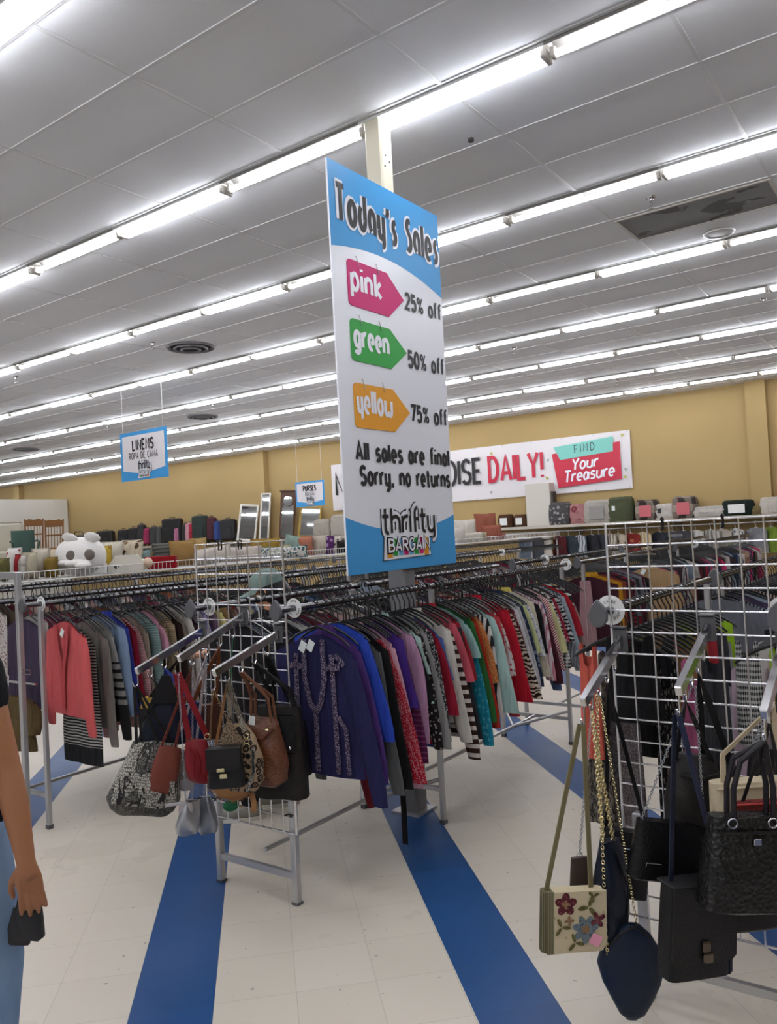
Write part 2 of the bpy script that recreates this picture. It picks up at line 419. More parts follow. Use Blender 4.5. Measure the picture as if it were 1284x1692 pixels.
# ---- ceiling hardware
def sprinkler(u_,v_,lab):
    t=thing('sprinkler_head',lab,'sprinkler',(u_,v_,CEIL),0,'ceiling sprinklers')
    obj('escutcheon',MB().loft([[(r*math.cos(a*pi/6),r*math.sin(a*pi/6),z) for a in range(12)] for r,z in((.038,0),(.034,-.012),(.014,-.016),(.012,-.03))]),CHROME,t)
    m=MB(); m.tube([(0,0,-.03),(0,0,-.05)],.01,8)
    for s in(-1,1): m.tube([(s*.008,0,-.045),(s*.022,0,-.065),(s*.006,0,-.09)],.0035,5)
    obj('frame',m,CHROME,t)
    m=MB(); m.loft([[(r*math.cos(a*pi/8),r*math.sin(a*pi/8),z) for a in range(16)] for r,z in((.006,-.088),(.026,-.092),(.026,-.095),(.004,-.097))]); obj('deflector',m,STEEL,t)
for px,py,lab in ((1076,336,'chrome sprinkler head hanging beside the dark ceiling vent'),(252,572,'small sprinkler head between light rows, above and right of the LINENS sign'),
    (26,628,'sprinkler head near the edge of the ceiling, far left of the LINENS sign'),(850,580,'sprinkler head right of the sales sign, below the fifth light row'),
    (1262,500,'sprinkler head under the ceiling, below and right of the dark vent'),(1020,632,'distant sprinkler head above the banner'),(352,672,'distant sprinkler head beside the round ceiling diffuser'),
    (178,708,'tiny sprinkler head just left of the LINENS sign')):
    p=at(px,py,z=CEIL-.05); sprinkler(p.x,p.y,lab)
def vent():
    p=at(1150,343,z=CEIL); 
    t=thing('return_air_vent','dark perforated return air vent set into the ceiling tiles','air vent',(7.12,1.71,CEIL-.004))
    tm=NT('perforated_metal'); co=tm.coord(); v=tm.vor(co,70,rand=0)[0]; b,_=tm.noise(tm.mapping(co,(1.4,1,1)),2.1,3)
    col=tm.mix(tm.gt(v,.33),lin('#1a1a1b'),lin('#77777a')); col=tm.mix(tm.gt(b,.56),col,lin('#3f3e40'))
    obj('perforated_panel',MB().box((0,0,0),(.58,1.2,.01)),tm.done(col,.6),t,False)
    m=MB()
    for s in(-1,1): m.box((s*.30,0,-.003),(.022,1.24,.016)); m.box((0,s*.61,-.003),(.6,.022,.016))
    obj('vent_frame',m,FIXG,t,False)
vent()
p=at(1188,384,z=CEIL); t=thing('ceiling_speaker','round white ceiling speaker grille just below the dark vent','speaker',(p.x,p.y,CEIL))
obj('rim',MB().ring((0,0,-.006),.13,.012,'z',24,6),FIXW,t); obj('grille',MB().loft([[(r*math.cos(a*pi/12),r*math.sin(a*pi/12),z) for a in range(24)] for r,z in((.13,-.002),(.1,-.008),(.01,-.011))]),plain('speaker_grille','#b6b6b8',.6),t)
for px,py,lab in ((315,573,'round ceiling air diffuser near the sprinkler above the LINENS sign'),(335,688,'round dark air diffuser in the ceiling right of the LINENS sign'),(43,742,'round air diffuser far off near the left end of the ceiling')):
    p=at(px,py,z=CEIL); t=thing('air_diffuser',lab,'air diffuser',(p.x,p.y,CEIL))
    m=MB()
    for r,z in((.30,-.01),(.21,-.025),(.12,-.04)): m.ring((0,0,z),r,.018,'z',24,6)
    obj('cone_rings',m,plain('diffuser_grey','#77757a',.5),t); obj('throat',MB().loft([[(r*math.cos(a*pi/10),r*math.sin(a*pi/10),z) for a in range(20)] for r,z in((.28,-.002),(.27,-.006))]),plain('dark_duct','#2b2a2c',.8),t)
p=at(778,229,z=CEIL); tag(obj('ceiling_bolt',MB().tube([(p.x,p.y,CEIL),(p.x,p.y,CEIL-.02)],.02,8),plain('rusty_iron','#4b4644',.6)),'small dark bolt stuck in a ceiling tile right of the column','bolt')
# ---- the steel column that carries the sales sign
c=struct('pillar_column',MB().box((4.08,2.86,CEIL/2),(.125,.125,CEIL),ch=.012),None or (lambda t:t.done(t.mix(t.gt(t.xyz(t.coord())[2],1.75),lin('#77777a'),lin('#e4dfca')),.45))(NT('painted_column')))
m=MB(); m.box((4.08,2.86,.006),(.2,.2,.012)); struct('column_base_plate',m,STEEL)
m=MB()
for dx,z in ((-.03,3.98),(.02,4.02),(-.02,4.05)): m.disc((4.08+dx,z),.006,2.86-.065,2.86-.06,8)
struct('column_screw_holes',m,INK)
# ================================================================ lettering (strokes laid on a face)
def A(cx,cy,rx,ry,a0,a1,n=12): return [(cx+rx*math.cos(R(a0+(a1-a0)*i/n)),cy+ry*math.sin(R(a0+(a1-a0)*i/n))) for i in range(n+1)]
X=.68
GL={' ':(.3,[]),
'A':(.6,[[(0,0),(.3,1),(.6,0)],[(.11,.3),(.49,.3)]]),'B':(.55,[[(.3,.52),(0,.52)],[(0,0),(0,1),(.28,1)]+A(.28,.76,.24,.24,90,-90)+A(.28,.26,.27,.26,90,-90)+[(0,0)]]),
'C':(.56,[A(.3,.5,.3,.5,48,312)]),'D':(.56,[[(0,0),(0,1),(.22,1)]+A(.22,.5,.34,.5,90,-90)+[(0,0)]]),
'E':(.46,[[(.46,1),(0,1),(0,0),(.46,0)],[(0,.5),(.4,.5)]]),'F':(.44,[[(.46,1),(0,1),(0,0)],[(0,.5),(.38,.5)]]),
'G':(.6,[A(.3,.5,.3,.5,48,330)+[(.58,.45),(.34,.45)]]),'H':(.56,[[(0,0),(0,1)],[(.56,0),(.56,1)],[(0,.5),(.56,.5)]]),
'I':(.0,[[(0,0),(0,1)]]),'L':(.44,[[(0,1),(0,0),(.44,0)]]),'M':(.7,[[(0,0),(0,1),(.35,.25),(.7,1),(.7,0)]]),'N':(.56,[[(0,0),(0,1),(.56,0),(.56,1)]]),
'O':(.6,[A(.3,.5,.3,.5,0,360,20)]),'P':(.52,[[(0,0),(0,1),(.28,1)]+A(.28,.73,.25,.27,90,-90)+[(0,.46)]]),
'R':(.55,[[(0,0),(0,1),(.28,1)]+A(.28,.74,.25,.26,90,-90)+[(0,.48)],[(.25,.48),(.55,0)]]),
'S':(.52,[A(.27,.75,.25,.25,25,270)+A(.26,.25,.26,.25,90,-155)]),'T':(.56,[[(0,1),(.56,1)],[(.28,1),(.28,0)]]),
'U':(.56,[[(0,1),(0,.28)]+A(.28,.28,.28,.28,180,360)+[(.56,1)]]),'W':(.8,[[(0,1),(.2,0),(.4,.8),(.6,0),(.8,1)]]),'Y':(.58,[[(0,1),(.29,.5),(.58,1)],[(.29,.5),(.29,0)]]),
'!':(.0,[[(0,1),(0,.3)],[(0,.08),(0,0)]]),"'":(.08,[[(.06,1),(.06,.86),(0,.74)]]),',':(.08,[[(.06,.1),(.06,-.03),(0,-.16)]]),
'%':(.66,[A(.14,.8,.13,.18,0,360),A(.52,.2,.13,.18,0,360),[(.56,1),(.1,0)]]),
'0':(.5,[A(.25,.5,.25,.5,0,360,20)]),'2':(.5,[A(.25,.73,.24,.27,160,-35)+[(0,0),(.5,0)]]),'5':(.5,[[(.46,1),(.07,1),(.03,.55)]+A(.24,.32,.25,.32,120,-150)]),'7':(.48,[[(0,1),(.48,1),(.15,0)]]),
'a':(.46,[A(.19,X/2,.19,X/2,0,360,18),[(.44,X),(.44,0)]]),'b':(.46,[A(.23,X/2,.23,X/2,0,360,18),[(0,1),(0,0)]]),
'd':(.46,[A(.23,X/2,.23,X/2,0,360,18),[(.46,1.02),(.46,0)]]),'e':(.46,[[(.02,X*.46),(.45,X*.5)]+A(.23,X/2,.23,X/2,8,310,16)]),
'f':(.3,[A(.26,.8,.14,.2,60,180)+[(.12,0)],[(0,X),(.3,X)]]),'g':(.46,[A(.23,X/2,.23,X/2,0,360,18),[(.46,X),(.46,-.1)]+A(.23,-.1,.23,.2,0,-150)]),
'h':(.46,[[(0,1),(0,0)],[(0,X*.6)]+A(.23,X*.62,.23,X*.36,170,0)+[(.46,0)]]),'i':(.0,[[(0,X),(0,0)],[(0,.98),(0,.88)]]),
'k':(.44,[[(0,1),(0,0)],[(.42,X),(.04,X*.46),(.44,0)]]),'l':(.0,[[(0,1),(0,0)]]),
'n':(.46,[[(0,X),(0,0)],[(0,X*.6)]+A(.23,X*.62,.23,X*.36,170,0)+[(.46,0)]]),'o':(.46,[A(.23,X/2,.23,X/2,0,360,18)]),
'p':(.46,[A(.23,X/2,.23,X/2,0,360,18),[(0,X),(0,-.32)]]),'r':(.3,[[(0,X),(0,0)],[(0,X*.55)]+A(.26,X*.6,.24,X*.38,170,70)]),
's':(.38,[A(.2,X*.75,.17,X*.24,30,270)+A(.19,X*.26,.19,X*.25,90,-150)]),'t':(.3,[[(.13,.98),(.13,.16)]+A(.27,.16,.14,.16,180,280),[(-.04,X),(.32,X)]]),
'u':(.46,[[(0,X),(0,.22)]+A(.23,.24,.23,.24,180,360)+[(.46,X)],[(.46,X),(.46,0)]]),
'w':(.66,[[(0,X),(.0,.2)]+A(.165,.2,.165,.2,180,360)+A(.495,.2,.165,.2,180,360)+[(.66,X)]]),
'y':(.46,[[(0,X),(0,.24)]+A(.23,.26,.23,.26,180,360)+[(.46,X)],[(.46,X),(.46,-.1)]+A(.23,-.1,.23,.22,0,-130)])}
# heavier, rounder forms for the shop sign's lettering
BH=dict(GL)
BH["s"]=(.3,[[(.3,X)]+A(.2,X*.72,.12,X*.26,90,200,6)+A(.1,X*.30,.14,X*.3,20,-90,6)+[(0,0)]])
BH["S"]=(.36,[[(.36,.92)]+A(.22,.75,.17,.2,60,200,8)+A(.16,.27,.19,.27,30,-110,8)+[(.02,.05)]])
BH["e"]=(.44,[[(.2,X*.42),(.43,X*.5)]+A(.22,X/2,.22,X/2,10,300,14)])
BH["y"]=(.4,[[(0,X),(0,.24)]+A(.2,.26,.2,.26,180,360),[(.4,X),(.4,-.10)]+A(.29,-.10,.11,.15,0,-100,6)])
BH["a"]=(.42,[[(.42,0),(.42,.36)]+A(.21,.36,.21,.32,0,250,14)])
BH["d"]=(.42,[[(.42,1.02),(.42,.3)]+A(.21,.34,.21,.34,0,-250,14)])
BH["f"]=(.3,[A(.3,.78,.18,.24,90,180,6)+[(.12,0)],[(.12,X*.8),(.32,X*.8)]])
def text_mesh(mb,s,x0,z0,h,w,sx=1.0,gap=.2,y=0.0,mi=0,font=GL,fit=None,slope=0.0,shear=0.0,tr=None):
    """writes s from x0 on baseline z0, cap height h, stroke width w; fit = total width; returns the end"""
    tot=sum(font[ch][0]+gap for ch in s)-gap
    if fit: sx=(fit-w)/(tot*h)
    x=x0+w/2
    for ch in s:
        wd,st=font[ch]; ww=w*.6 if ch=='%' else w
        for line in st:
            P=[]
            for q in line:
                a=x+q[0]*h*sx+shear*q[1]*h; P.append((a,z0+q[1]*h+slope*(a-x0)))
            Q=[P[0]]
            for q in P[1:]:
                if math.hypot(q[0]-Q[-1][0],q[1]-Q[-1][1])>h*.004: Q.append(q)
            if len(Q)>1: stroke(mb,Q,ww,y,mi)
        x+=(wd+gap)*h*sx
    return x
_lay=[0]
def stroke(mb,P,w,y,mi=0):
    _lay[0]=(_lay[0]+1)%3; y=y-.0003*_lay[0]
    n=len(P); closed=math.hypot(P[0][0]-P[-1][0],P[0][1]-P[-1][1])<1e-6
    L=[];Rr=[]
    for i in range(n):
        a=P[i-1] if i>0 else (P[-2] if closed else None); b=P[i+1] if i<n-1 else (P[1] if closed else None)
        d1=None if a is None else Vector((P[i][0]-a[0],P[i][1]-a[1])).normalized(); d2=None if b is None else Vector((b[0]-P[i][0],b[1]-P[i][1])).normalized()
        if d1 is None: d1=d2
        if d2 is None: d2=d1
        n1=Vector((-d1.y,d1.x)); n2=Vector((-d2.y,d2.x)); m=n1+n2
        if m.length<.2: m=n1.copy(); k=1
        else: m.normalize(); k=min(1/max(m.dot(n1),.3),1.7)
        cr=d1.x*d2.y-d1.y*d2.x; th=math.asin(max(-1,min(1,cr))); kl=kr=k
        if a is not None and b is not None and .05<abs(th)<1.0:
            rad=min(math.hypot(P[i][0]-a[0],P[i][1]-a[1]),math.hypot(b[0]-P[i][0],b[1]-P[i][1]))/abs(th); lim=.96*rad/(w/2)
            if th>0: kl=min(kl,lim)
            else: kr=min(kr,lim)
        yi=y-.00003*i
        L.append((P[i][0]+m.x*w/2*kl,yi,P[i][1]+m.y*w/2*kl)); Rr.append((P[i][0]-m.x*w/2*kr,yi,P[i][1]-m.y*w/2*kr))
    mb.add(L+Rr,[(i,n+i,n+i+1,i+1) for i in range(n-1)],mi)
def pad(mb,s,x0,z0,h,w,grow,y,mi,**kw):
    """a wider copy of the letters: the printed outline"""
    text_mesh(mb,s,x0-grow/2,z0,h,w+grow,y=y,mi=mi,**kw)
def poly_face(mb,pts,y,mi=0): mb.add([(p[0],y,p[1]) for p in pts],[tuple(range(len(pts)))],mi)

# ================================================================ the sales sign on the column
BLUE=plain('sign_blue','#4a9fdc',.45,0,.25,var=.06); SIGNW=plain('sign_white','#eef0f8',.3); 
PINK=plain('sign_pink','#cf1f72',.45,0,.25); GREEN=plain('sign_green','#35a546',.45,0,.25); YELL=plain('sign_amber','#e6a032',.45,0,.25); LBLUE=plain('sign_light_blue','#6fb3e2',.3)
def logo(par,x0,z0,w,h,y,dy,part='logo'):
    """dark lettering over a row of hanging price tags, all in a white contour"""
    th=h*.50; bh=h*.24; sw=th*.15
    zt=z0+h*.50
    # contour: dark line, white field
    for grow,mi,lay in ((sw*2.6,0,0),(sw*2.0,1,1)):
        m=MB(); yy=y-lay*dy
        text_mesh(m,'thrifty',x0-grow/2,zt,th,sw+grow,y=yy,font=BH,fit=w+grow,gap=.17)
        g=grow*.42; poly_face(m,[(x0+w*.04-g,z0-g*.6),(x0+w*.86+g,z0+h*.03-g*.6),(x0+w*.84+g,zt+th*.1),(x0+w*.08-g,zt+th*.1)],yy)
        obj(part+'_outline' if lay==0 else part+'_field',m,INK if lay==0 else SIGNW,par,False)
    m=MB(); cols=[YELL,GREEN,LBLUE,PINK,LBLUE,GREEN,PINK,YELL]
    for i in range(8):
        a=x0+w*(.08+.097*i); b=a+w*.082; zb=z0+h*(.0 if i in(0,7) else .035); zq=z0+h*.34
        poly_face(m,[(a-w*.012*(i==0),zb),(b,zb),(b,zq),((a+b)/2,zq+h*.05),(a,zq)],y-2*dy,i)
    obj(part+'_tags',m,cols,par,False)
    m=MB(); text_mesh(m,'BARGAIN',x0+w*.085-.15*bh,z0+h*.13,bh,bh*.42,y=y-3*dy,fit=w*.78+.3*bh,gap=.22); obj(part+'_word_edge',m,INK,par,False)
    m=MB(); text_mesh(m,'BARGAIN',x0+w*.085,z0+h*.13,bh,bh*.2,y=y-4*dy,fit=w*.78,gap=.22); obj(part+'_word',m,SIGNW,par,False)
    m=MB(); text_mesh(m,'thrifty',x0,zt,th,sw,y=y-3*dy,font=BH,fit=w,gap=.17); obj(part+'_lettering',m,INK,par,False)
def sales_sign():
    W,H=1.15,2.335; x0,v0,zb=3.455,2.785,1.487
    t=thing('sales_sign','tall blue and white sales board fixed high on the steel column','sign',(x0,v0,zb))
    m=MB(); m.box((W/2,0,H/2),(W,.012,H)); obj('board',m,plain('sign_board_white','#eceef6',.28),t,False)
    y=-.0068; d=.0022
    S=lambda s:s*W; Z=lambda q:(1-q)*H
    m=MB(); m2=MB()
    for i in range(24):
        s0,s1=i/24,(i+1)/24; f=lambda s:Z(.212-.11*s*(1-s)+.028*s*s)
        m.add([(S(s0),y,f(s0)),(S(s1),y,f(s1)),(S(s1),y,H),(S(s0),y,H)],[(0,1,2,3)])
        g=lambda s:Z(.862+.15*s*(1-s))
        m2.add([(S(s0),y,0),(S(s1),y,0),(S(s1),y,g(s1)),(S(s0),y,g(s0))],[(0,1,2,3)])
    obj('blue_header',m,BLUE,t,False); obj('blue_footer',m2,BLUE,t,False)
    hh=.198
    kw=dict(font=BH,gap=.33)
    m=MB(); text_mesh(m,"Today's Sales",S(.018),Z(.132)-.02,hh,.068,y=y-d,fit=S(.985),**kw); obj('title_outline',m,SIGNW,t,False)
    m=MB(); text_mesh(m,"Today's Sales",S(.04),Z(.132)-.02,hh,.035,y=y-2*d,fit=S(.945),**kw); obj('title',m,INK,t,False)
    for word,t0,t1,mt,pc,tt in (('pink',.229,.344,PINK,'25% off',(.262,.305)),('green',.376,.48,GREEN,'50% off',(.419,.462)),('yellow',.534,.644,YELL,'75% off',(.566,.608))):
        a=S(.112); z1,z0=Z(t0),Z(t1); r=.03; sh=S(.45); tip=S(.6)
        c=[(a+r-r*math.cos(k*pi/10),z0+r-r*math.sin(k*pi/10)) for k in range(6)]
        poly=[(sh,z0),(tip,(z0+z1)/2),(sh,z1)]+[(a+r-r*math.sin(k*pi/10),z1-r+r*math.cos(k*pi/10)) for k in range(6)]+c
        m=MB(); m.prism(poly,y-.004,y-.0001); p=obj(word+'_price_tag',m,mt,t,False)
        m=MB(); text_mesh(m,word,a+.02,z0+(z1-z0)*.36,(z1-z0)*.50,.028 if word!='yellow' else .025,y=y-.0052,font=BH,fit=sh-a-.035 if word!='pink' else (sh-a)*.8,gap=.3); obj('tag_word',m,SIGNW,p,False)
        m=MB()
        for k in (.25,.75): m.tube([(a+(sh-a)*k-.012,y-.005,z1+.03),(a+(sh-a)*k,y-.006,z1+.005),(a+(sh-a)*k+.01,y-.006,z1-.028)],.0022,5)
        obj('hook_lace',m,STEEL,p)
        m=MB(); text_mesh(m,pc,S(.607),Z(tt[1]),.095,.022,y=y-d,fit=S(.377),gap=.26); obj('percent_lettering',m,INK,t,False)
    m=MB(); text_mesh(m,'All sales are final',S(.10),Z(.722),.098,.0245,y=y-d,fit=S(.885),gap=.30); text_mesh(m,'Sorry, no returns',S(.125),Z(.782),.098,.0245,y=y-d,fit=S(.855),gap=.30); obj('small_print_lettering',m,INK,t,False)
    logo(t,S(.285),Z(.968),S(.50),(.968-.842)*H,y-d,d)
    m=MB()
    for z in (.4,1.9): m.box((W*.53,.010,z),(.3,.012,.03))
    obj('bracket',m,STEEL,t,False)
sales_sign()
def dept_sign(px4,u_,word,sub,label,strz):
    (ax,ay),(bx,by),(cx,cy),(dx,dy)=px4     # TL TR BR BL
    TL=at(ax,ay,u=u_); TR=at(bx,by,u=u_); BL=at(dx,dy,u=u_)
    W=TL.y-TR.y; H=((TL.z-BL.z)+(TR.z-at(cx,cy,u=u_).z))/2; z0=(BL.z+at(cx,cy,u=u_).z)/2
    t=thing('department_sign',label,'sign',(u_,TL.y,z0),-pi/2)
    obj('board',MB().box((W/2,0,H/2),(W,.008,H)),BLUE,t,False); y=-.006; d=.003
    m=MB(); b=.05*W
    poly_face(m,[(b,.22*H),(W/2,.12*H),(W-b,.22*H),(W-b,H-b),(b,H-b)],y); obj('white_field',m,plain('sign_field','#e4e0e2',.4),t,False)
    m=MB(); n=len(word); text_mesh(m,word,.5*W-.235*W,.62*H,.2*H,.042*H,y=y-d,fit=.47*W,gap=.3); obj('sign_word',m,INK,t,False)
    m=MB(); fw=.62*W if len(sub)>8 else .32*W; text_mesh(m,sub,.5*W-fw/2,.44*H,.125*H,.017*H,y=y-d,fit=fw,gap=.3); obj('sign_subtitle',m,INK,t,False)
    logo(t,.385*W,.05*H,.26*W,.34*H,y-d,d)
    m=MB()
    for k in (.07,.93): m.tube([(k*W,0,H),(k*W,0,CEIL-z0)],.004,5)
    obj('hanging_cord',m,plain('white_cord','#c6c4c4',.6),t)
dept_sign(((198,716),(275,706),(279,787),(203,797)),8.2,'LINENS','ROPA DE CAMA','blue edged LINENS sign hanging on two cords from the ceiling',0)
dept_sign(((488,798),(535,792),(537,833),(490,840)),13.0,'PURSES','BOLSOS','small blue edged PURSES sign hanging before the leaning mirrors',0)
def banner():
    u_=BW-.03; y1=14.25; y0=5.83; zb,zt=2.37,3.64; W=y1-y0; H=zt-zb
    t=thing('wall_banner','long white vinyl banner with red and black lettering on the tan wall','banner',(u_,y1,zb),-pi/2)
    m=MB(); n=60
    vs=[];fs=[]
    f=lambda a,b:-.012-.014*math.sin(a*19+b*3)*math.sin(b*pi)-.008*math.sin(a*47-b*5)*b
    for i in range(n+1):
        for j in range(9):
            a,b=i/n,j/8; vs.append((a*W,f(a,b),b*H-.03*math.sin(a*pi)*0))
    for i in range(n):
        for j in range(8): q=i*9+j; fs.append((q,q+9,q+10,q+1))
    m.add(vs,fs); obj('vinyl_sheet',m,plain('banner_white','#dfdbdd',.35),t)
    y=-.05; RED=plain('banner_red','#c4213f',.4)
    m=MB(); text_mesh(m,'NEW MERCHANDISE',.14,.33*H,.45*H,.085,y=y,fit=4.62,gap=.24); obj('banner_text',m,INK,t,False)
    m=MB(); text_mesh(m,'DAILY!',4.92,.33*H,.45*H,.085,y=y,fit=1.46,gap=.24); obj('banner_red_text',m,RED,t,False)
    # find your treasure panel
    bx=6.86
    m=MB(); poly_face(m,[(6.60,.72*H),(8.20,.82*H),(8.20,.17*H),(6.72,.10*H)],y); obj('red_panel',m,RED,t,False)
    m=MB(); poly_face(m,[(6.65,.84*H),(8.06,.92*H),(8.04,.66*H),(6.80,.60*H)],y-.004); obj('mint_strip',m,plain('banner_mint','#79c4b8',.4),t,False)
    m=MB(); text_mesh(m,'FIND',7.15,.70*H,.13*H,.018,y=y-.008,fit=.48,gap=.5,slope=.06); obj('find_text',m,INK,t,False)
    m=MB(); text_mesh(m,'Your',7.05,.40*H,.19*H,.042,y=y-.008,fit=.64,gap=.2,slope=.06,shear=.15); text_mesh(m,'Treasure',6.85,.19*H,.19*H,.042,y=y-.008,fit=1.2,gap=.2,slope=.06,shear=.15); obj('treasure_text',m,SIGNW,t,False)
    m=MB(); rnd=random.Random(4)
    for k,(x,z) in enumerate([(5.05,.86),(5.4,.72),(6.45,.3),(6.5,.62),(8.27,.92),(8.3,.33),(8.28,.2),(4.98,.12),(2.2,.85),(3.3,.1),(.5,.15)]):
        s=.05; a=rnd.random()*6; poly_face(m,[(x+s*math.cos(a+q),z*H+s*math.sin(a+q)) for q in (0,2.1,4.0)],y,k%2)
    obj('confetti_pattern',m,[plain('banner_olive','#b9b44f',.4),plain('banner_grey','#93a09f',.4)],t,False)
    m=MB()
    for k in range(12):
        for z in (.03,H-.03): m.ring((.05+k*(W-.1)/11,y+.01,z),.016,.004,'y',8,4)
    obj('grommet_rivet',m,STEEL,t)
banner()
# ================================================================ racks, rails, wire grids
RZ=1.385
RAILM=plain('rail_steel','#7d7d80',.24,1.0,var=.3)
def rail_mesh(L): return MB().tube([(0,0,0),(L,0,0)],.0155,12)
def paddle(mb,x,y,z):
    pr=[(0,.052),(.022,.03),(.036,.0),(.034,-.024),(.018,-.044),(0,-.05),(-.018,-.044),(-.034,-.024),(-.036,0),(-.022,.03)]
    mb.loft([[(x+dx,y+p[0]*k,z+p[1]*k) for p in pr] for dx,k in((-.006,.92),(0,1),(.008,1),(.014,.85))])
def rack(label,u0,u1,va,vb,z=RZ,ends=(True,False),feet=True,postz=None,group=None,center=True,legs=True,first=True):
    """a two-rail clothes rack running along X"""
    t=thing('clothes_rack',label,'clothes rack',((u0+u1)/2,(va+vb)/2,0),0,group)
    cx,cy=(u0+u1)/2,(va+vb)/2
    for v_ in (va,vb):
        obj('rail',MB().tube([(u0-cx,v_-cy,z),(u1-cx,v_-cy,z)],.0155,12),RAILM,t)
        if ends[0]: m=MB(); paddle(m,u0-cx,v_-cy,z); obj('end_cap',m,GREYP,t)
    if legs:
        for u_ in ((u0+.12,u1-.06) if first else (u1-.06,)):
            for v_ in (va,vb):
                s=.014 if v_>cy else -.014
                obj('leg',MB().box((u_-cx,v_-cy,z/2-.01),(.028,.028,z-.02),ch=.003),STEEL,t,False)
                obj('foot',MB().box((u_-cx,v_-cy,.012),(.034,.034,.024)),GREYP,t,False)
            obj('cross_bar',MB().box((u_-cx,0,.20),(.025,abs(vb-va),.025)),STEEL,t,False)
        m=MB(); m.tube([(u0+.15-cx,0,.20),(u1-.06-cx,0,.20)],.012,6); obj('long_bar',m,STEEL,t)
        for s in(-1,1): obj('brace',MB().tube([(u1-.06-cx,s*(vb-va)/2,.26),(u1-.45-cx,0,.20)],.011,6),STEEL,t)
    return t
rack('front middle clothes rack directly under the sales sign',2.66,4.03,2.577,3.16,first=False)
rack('second unit of the middle rack row, just behind the sales sign column',4.10,5.90,2.577,3.16,ends=(False,False),first=False)
rack('third unit of the middle rack row, past the mustard blouse',6.15,8.70,2.577,3.16)
rack('last unit of the middle rack row, nearest the tan wall',8.80,12.4,2.577,3.16)
rack('left clothes rack holding the coral cardigan',2.66,5.90,4.70,5.26)
rack('back unit of the left rack row, behind the sales sign',6.00,9.40,4.70,5.26)
rack('clothes rack under the long wire baskets, near unit',3.40,8.10,6.83,7.40)
rack('clothes rack under the long wire baskets, far unit',8.20,15.4,6.83,7.40)
rack('right clothes rack of tank tops behind the tall wire grid',2.76,4.30,.50,1.09,first=False)
rack('second unit of the right rack row, behind the tank tops',4.40,7.4,.50,1.09)
# low clothes rail fixed under the wall shelf
def wire_grid(label,u_,v0,v1,z0,z1,gname):
    t=thing('grid_panel',label,'wire grid panel',(u_,(v0+v1)/2,0)); cy=(v0+v1)/2; w=v1-v0
    m=MB(); nv=8; nh=round((z1-z0)/.0762)
    for i in range(1,nv): y=-w/2+w*i/nv; m.tube([(-.004,y,z0),(-.004,y,z1)],.0031,6)
    for i in range(1,nh): z=z0+(z1-z0)*i/nh; m.tube([(.0015,-w/2,z),(.0015,w/2,z)],.0031,6)
    obj('wire_grid',m,WIRE,t)
    m=MB(); m.tube([(0,-w/2,z0),(0,-w/2,z1),(0,w/2,z1),(0,w/2,z0),(0,-w/2,z0)],.0055,8); obj('wire_frame',m,WIRE,t)
    for s in(-1,1):
        obj('leg',MB().box((.030,s*(w/2-.045),.33),(.034,.034,.66),ch=.004),STEEL,t,False)
        obj('foot_pad',MB().box((.030,s*(w/2-.045),.006),(.04,.04,.012)),GREYP,t,False)
    obj('foot_bar',MB().box((.030,0,.13),(.022,w-.12,.03)),STEEL,t,False)
    m=MB()
    for z in (.55,.42): 
        for s in(-1,1): m.tube([(-.008,s*(w/2-.062),z),(.012,s*(w/2-.062),z),(.012,s*(w/2-.03),z),(-.008,s*(w/2-.03),z)],.004,6)
    obj('grid_clip',m,BLACKP,t)
    m=MB()
    for y in (.12,-.02) if gname=='a' else (.10,-.10): m=MB(); m.tube([(-.012,y,z1+.012),(-.012,y-.006,z1-.006),(-.01,y,z1-.03),(.01,y,z1-.03),(.012,y,z1+.01),(0,y,z1+.014)],.004,6); obj('black_hook',m,BLACKP,t)
    return t
wire_grid('tall wire grid panel with handbags at the end of the middle rack',2.752,2.60,3.205,.34,1.703,'a')
wire_grid('tall wire grid panel with dark handbags at the end of the right rack',2.835,.462,1.07,.30,1.703,'b')
def arm(label,u_,v_,z_,L,drop,hooks=5):
    t=thing('waterfall_arm',label,'display arm',(u_,v_,z_),0)
    d=Vector((-L,0,-drop)).normalized(); 
    m=MB(); rings=[]
    for q,s in ((.0,1),(L-.004,1),(L,.8)):
        p=d*q; hx=.0105*s; hz=.016*s; up=Vector((-d.z,0,d.x)); up=-up if up.z<0 else up
        rings.append([p+Vector((0,hx,0))+up*hz,p+Vector((0,-hx,0))+up*hz,p-Vector((0,hx,0))-up*hz,p+Vector((0,hx,0))-up*hz])
    m.loft(rings); obj('square_bar',m,CHROME,t,False)
    for k in range(hooks):
        m=MB(); p=d*(L*(.16+.82*k/(hooks-1))); m.tube([(p.x,p.y,p.z-.012),(p.x,p.y,p.z-.06),(p.x-.012,p.y,p.z-.072),(p.x-.024,p.y,p.z-.066),(p.x-.028,p.y,p.z-.050)],.0038,6); obj('hook_peg',m,CHROME,t)
    m=MB(); m.box((.002,0,0),(.012,.05,.085),ch=.004); m.prism([(-.004,.02),(-.045,.0),(-.004,-.04)],-.004,.004); 
    m.box((-.006,0,.048),(.03,.05,.006)); obj('bracket',m,GREYP,t,False)
    return t,d
ARM={}
for key,lab,u_,v_,z_,L,dr in (('a1','leftmost slanted chrome arm on the handbag grid',2.738,3.163,1.27,.43,.145),('a2','middle slanted chrome arm on the handbag grid, set highest',2.738,2.863,1.35,.43,.155),('a3','right hand slanted chrome arm on the handbag grid',2.738,2.64,1.27,.42,.12),
    ('b1','chrome arm at the near edge of the dark handbag grid with gold chains',2.82,1.034,1.285,.40,.16),('b2','chrome arm in the middle of the dark handbag grid',2.82,.73,1.335,.40,.15),('b3','chrome arm at the far right of the dark handbag grid',2.82,.498,1.30,.40,.17)):
    _,d=arm(lab,u_,v_,z_,L,dr); ARM[key]=(Vector((u_,v_,z_)),d,L)
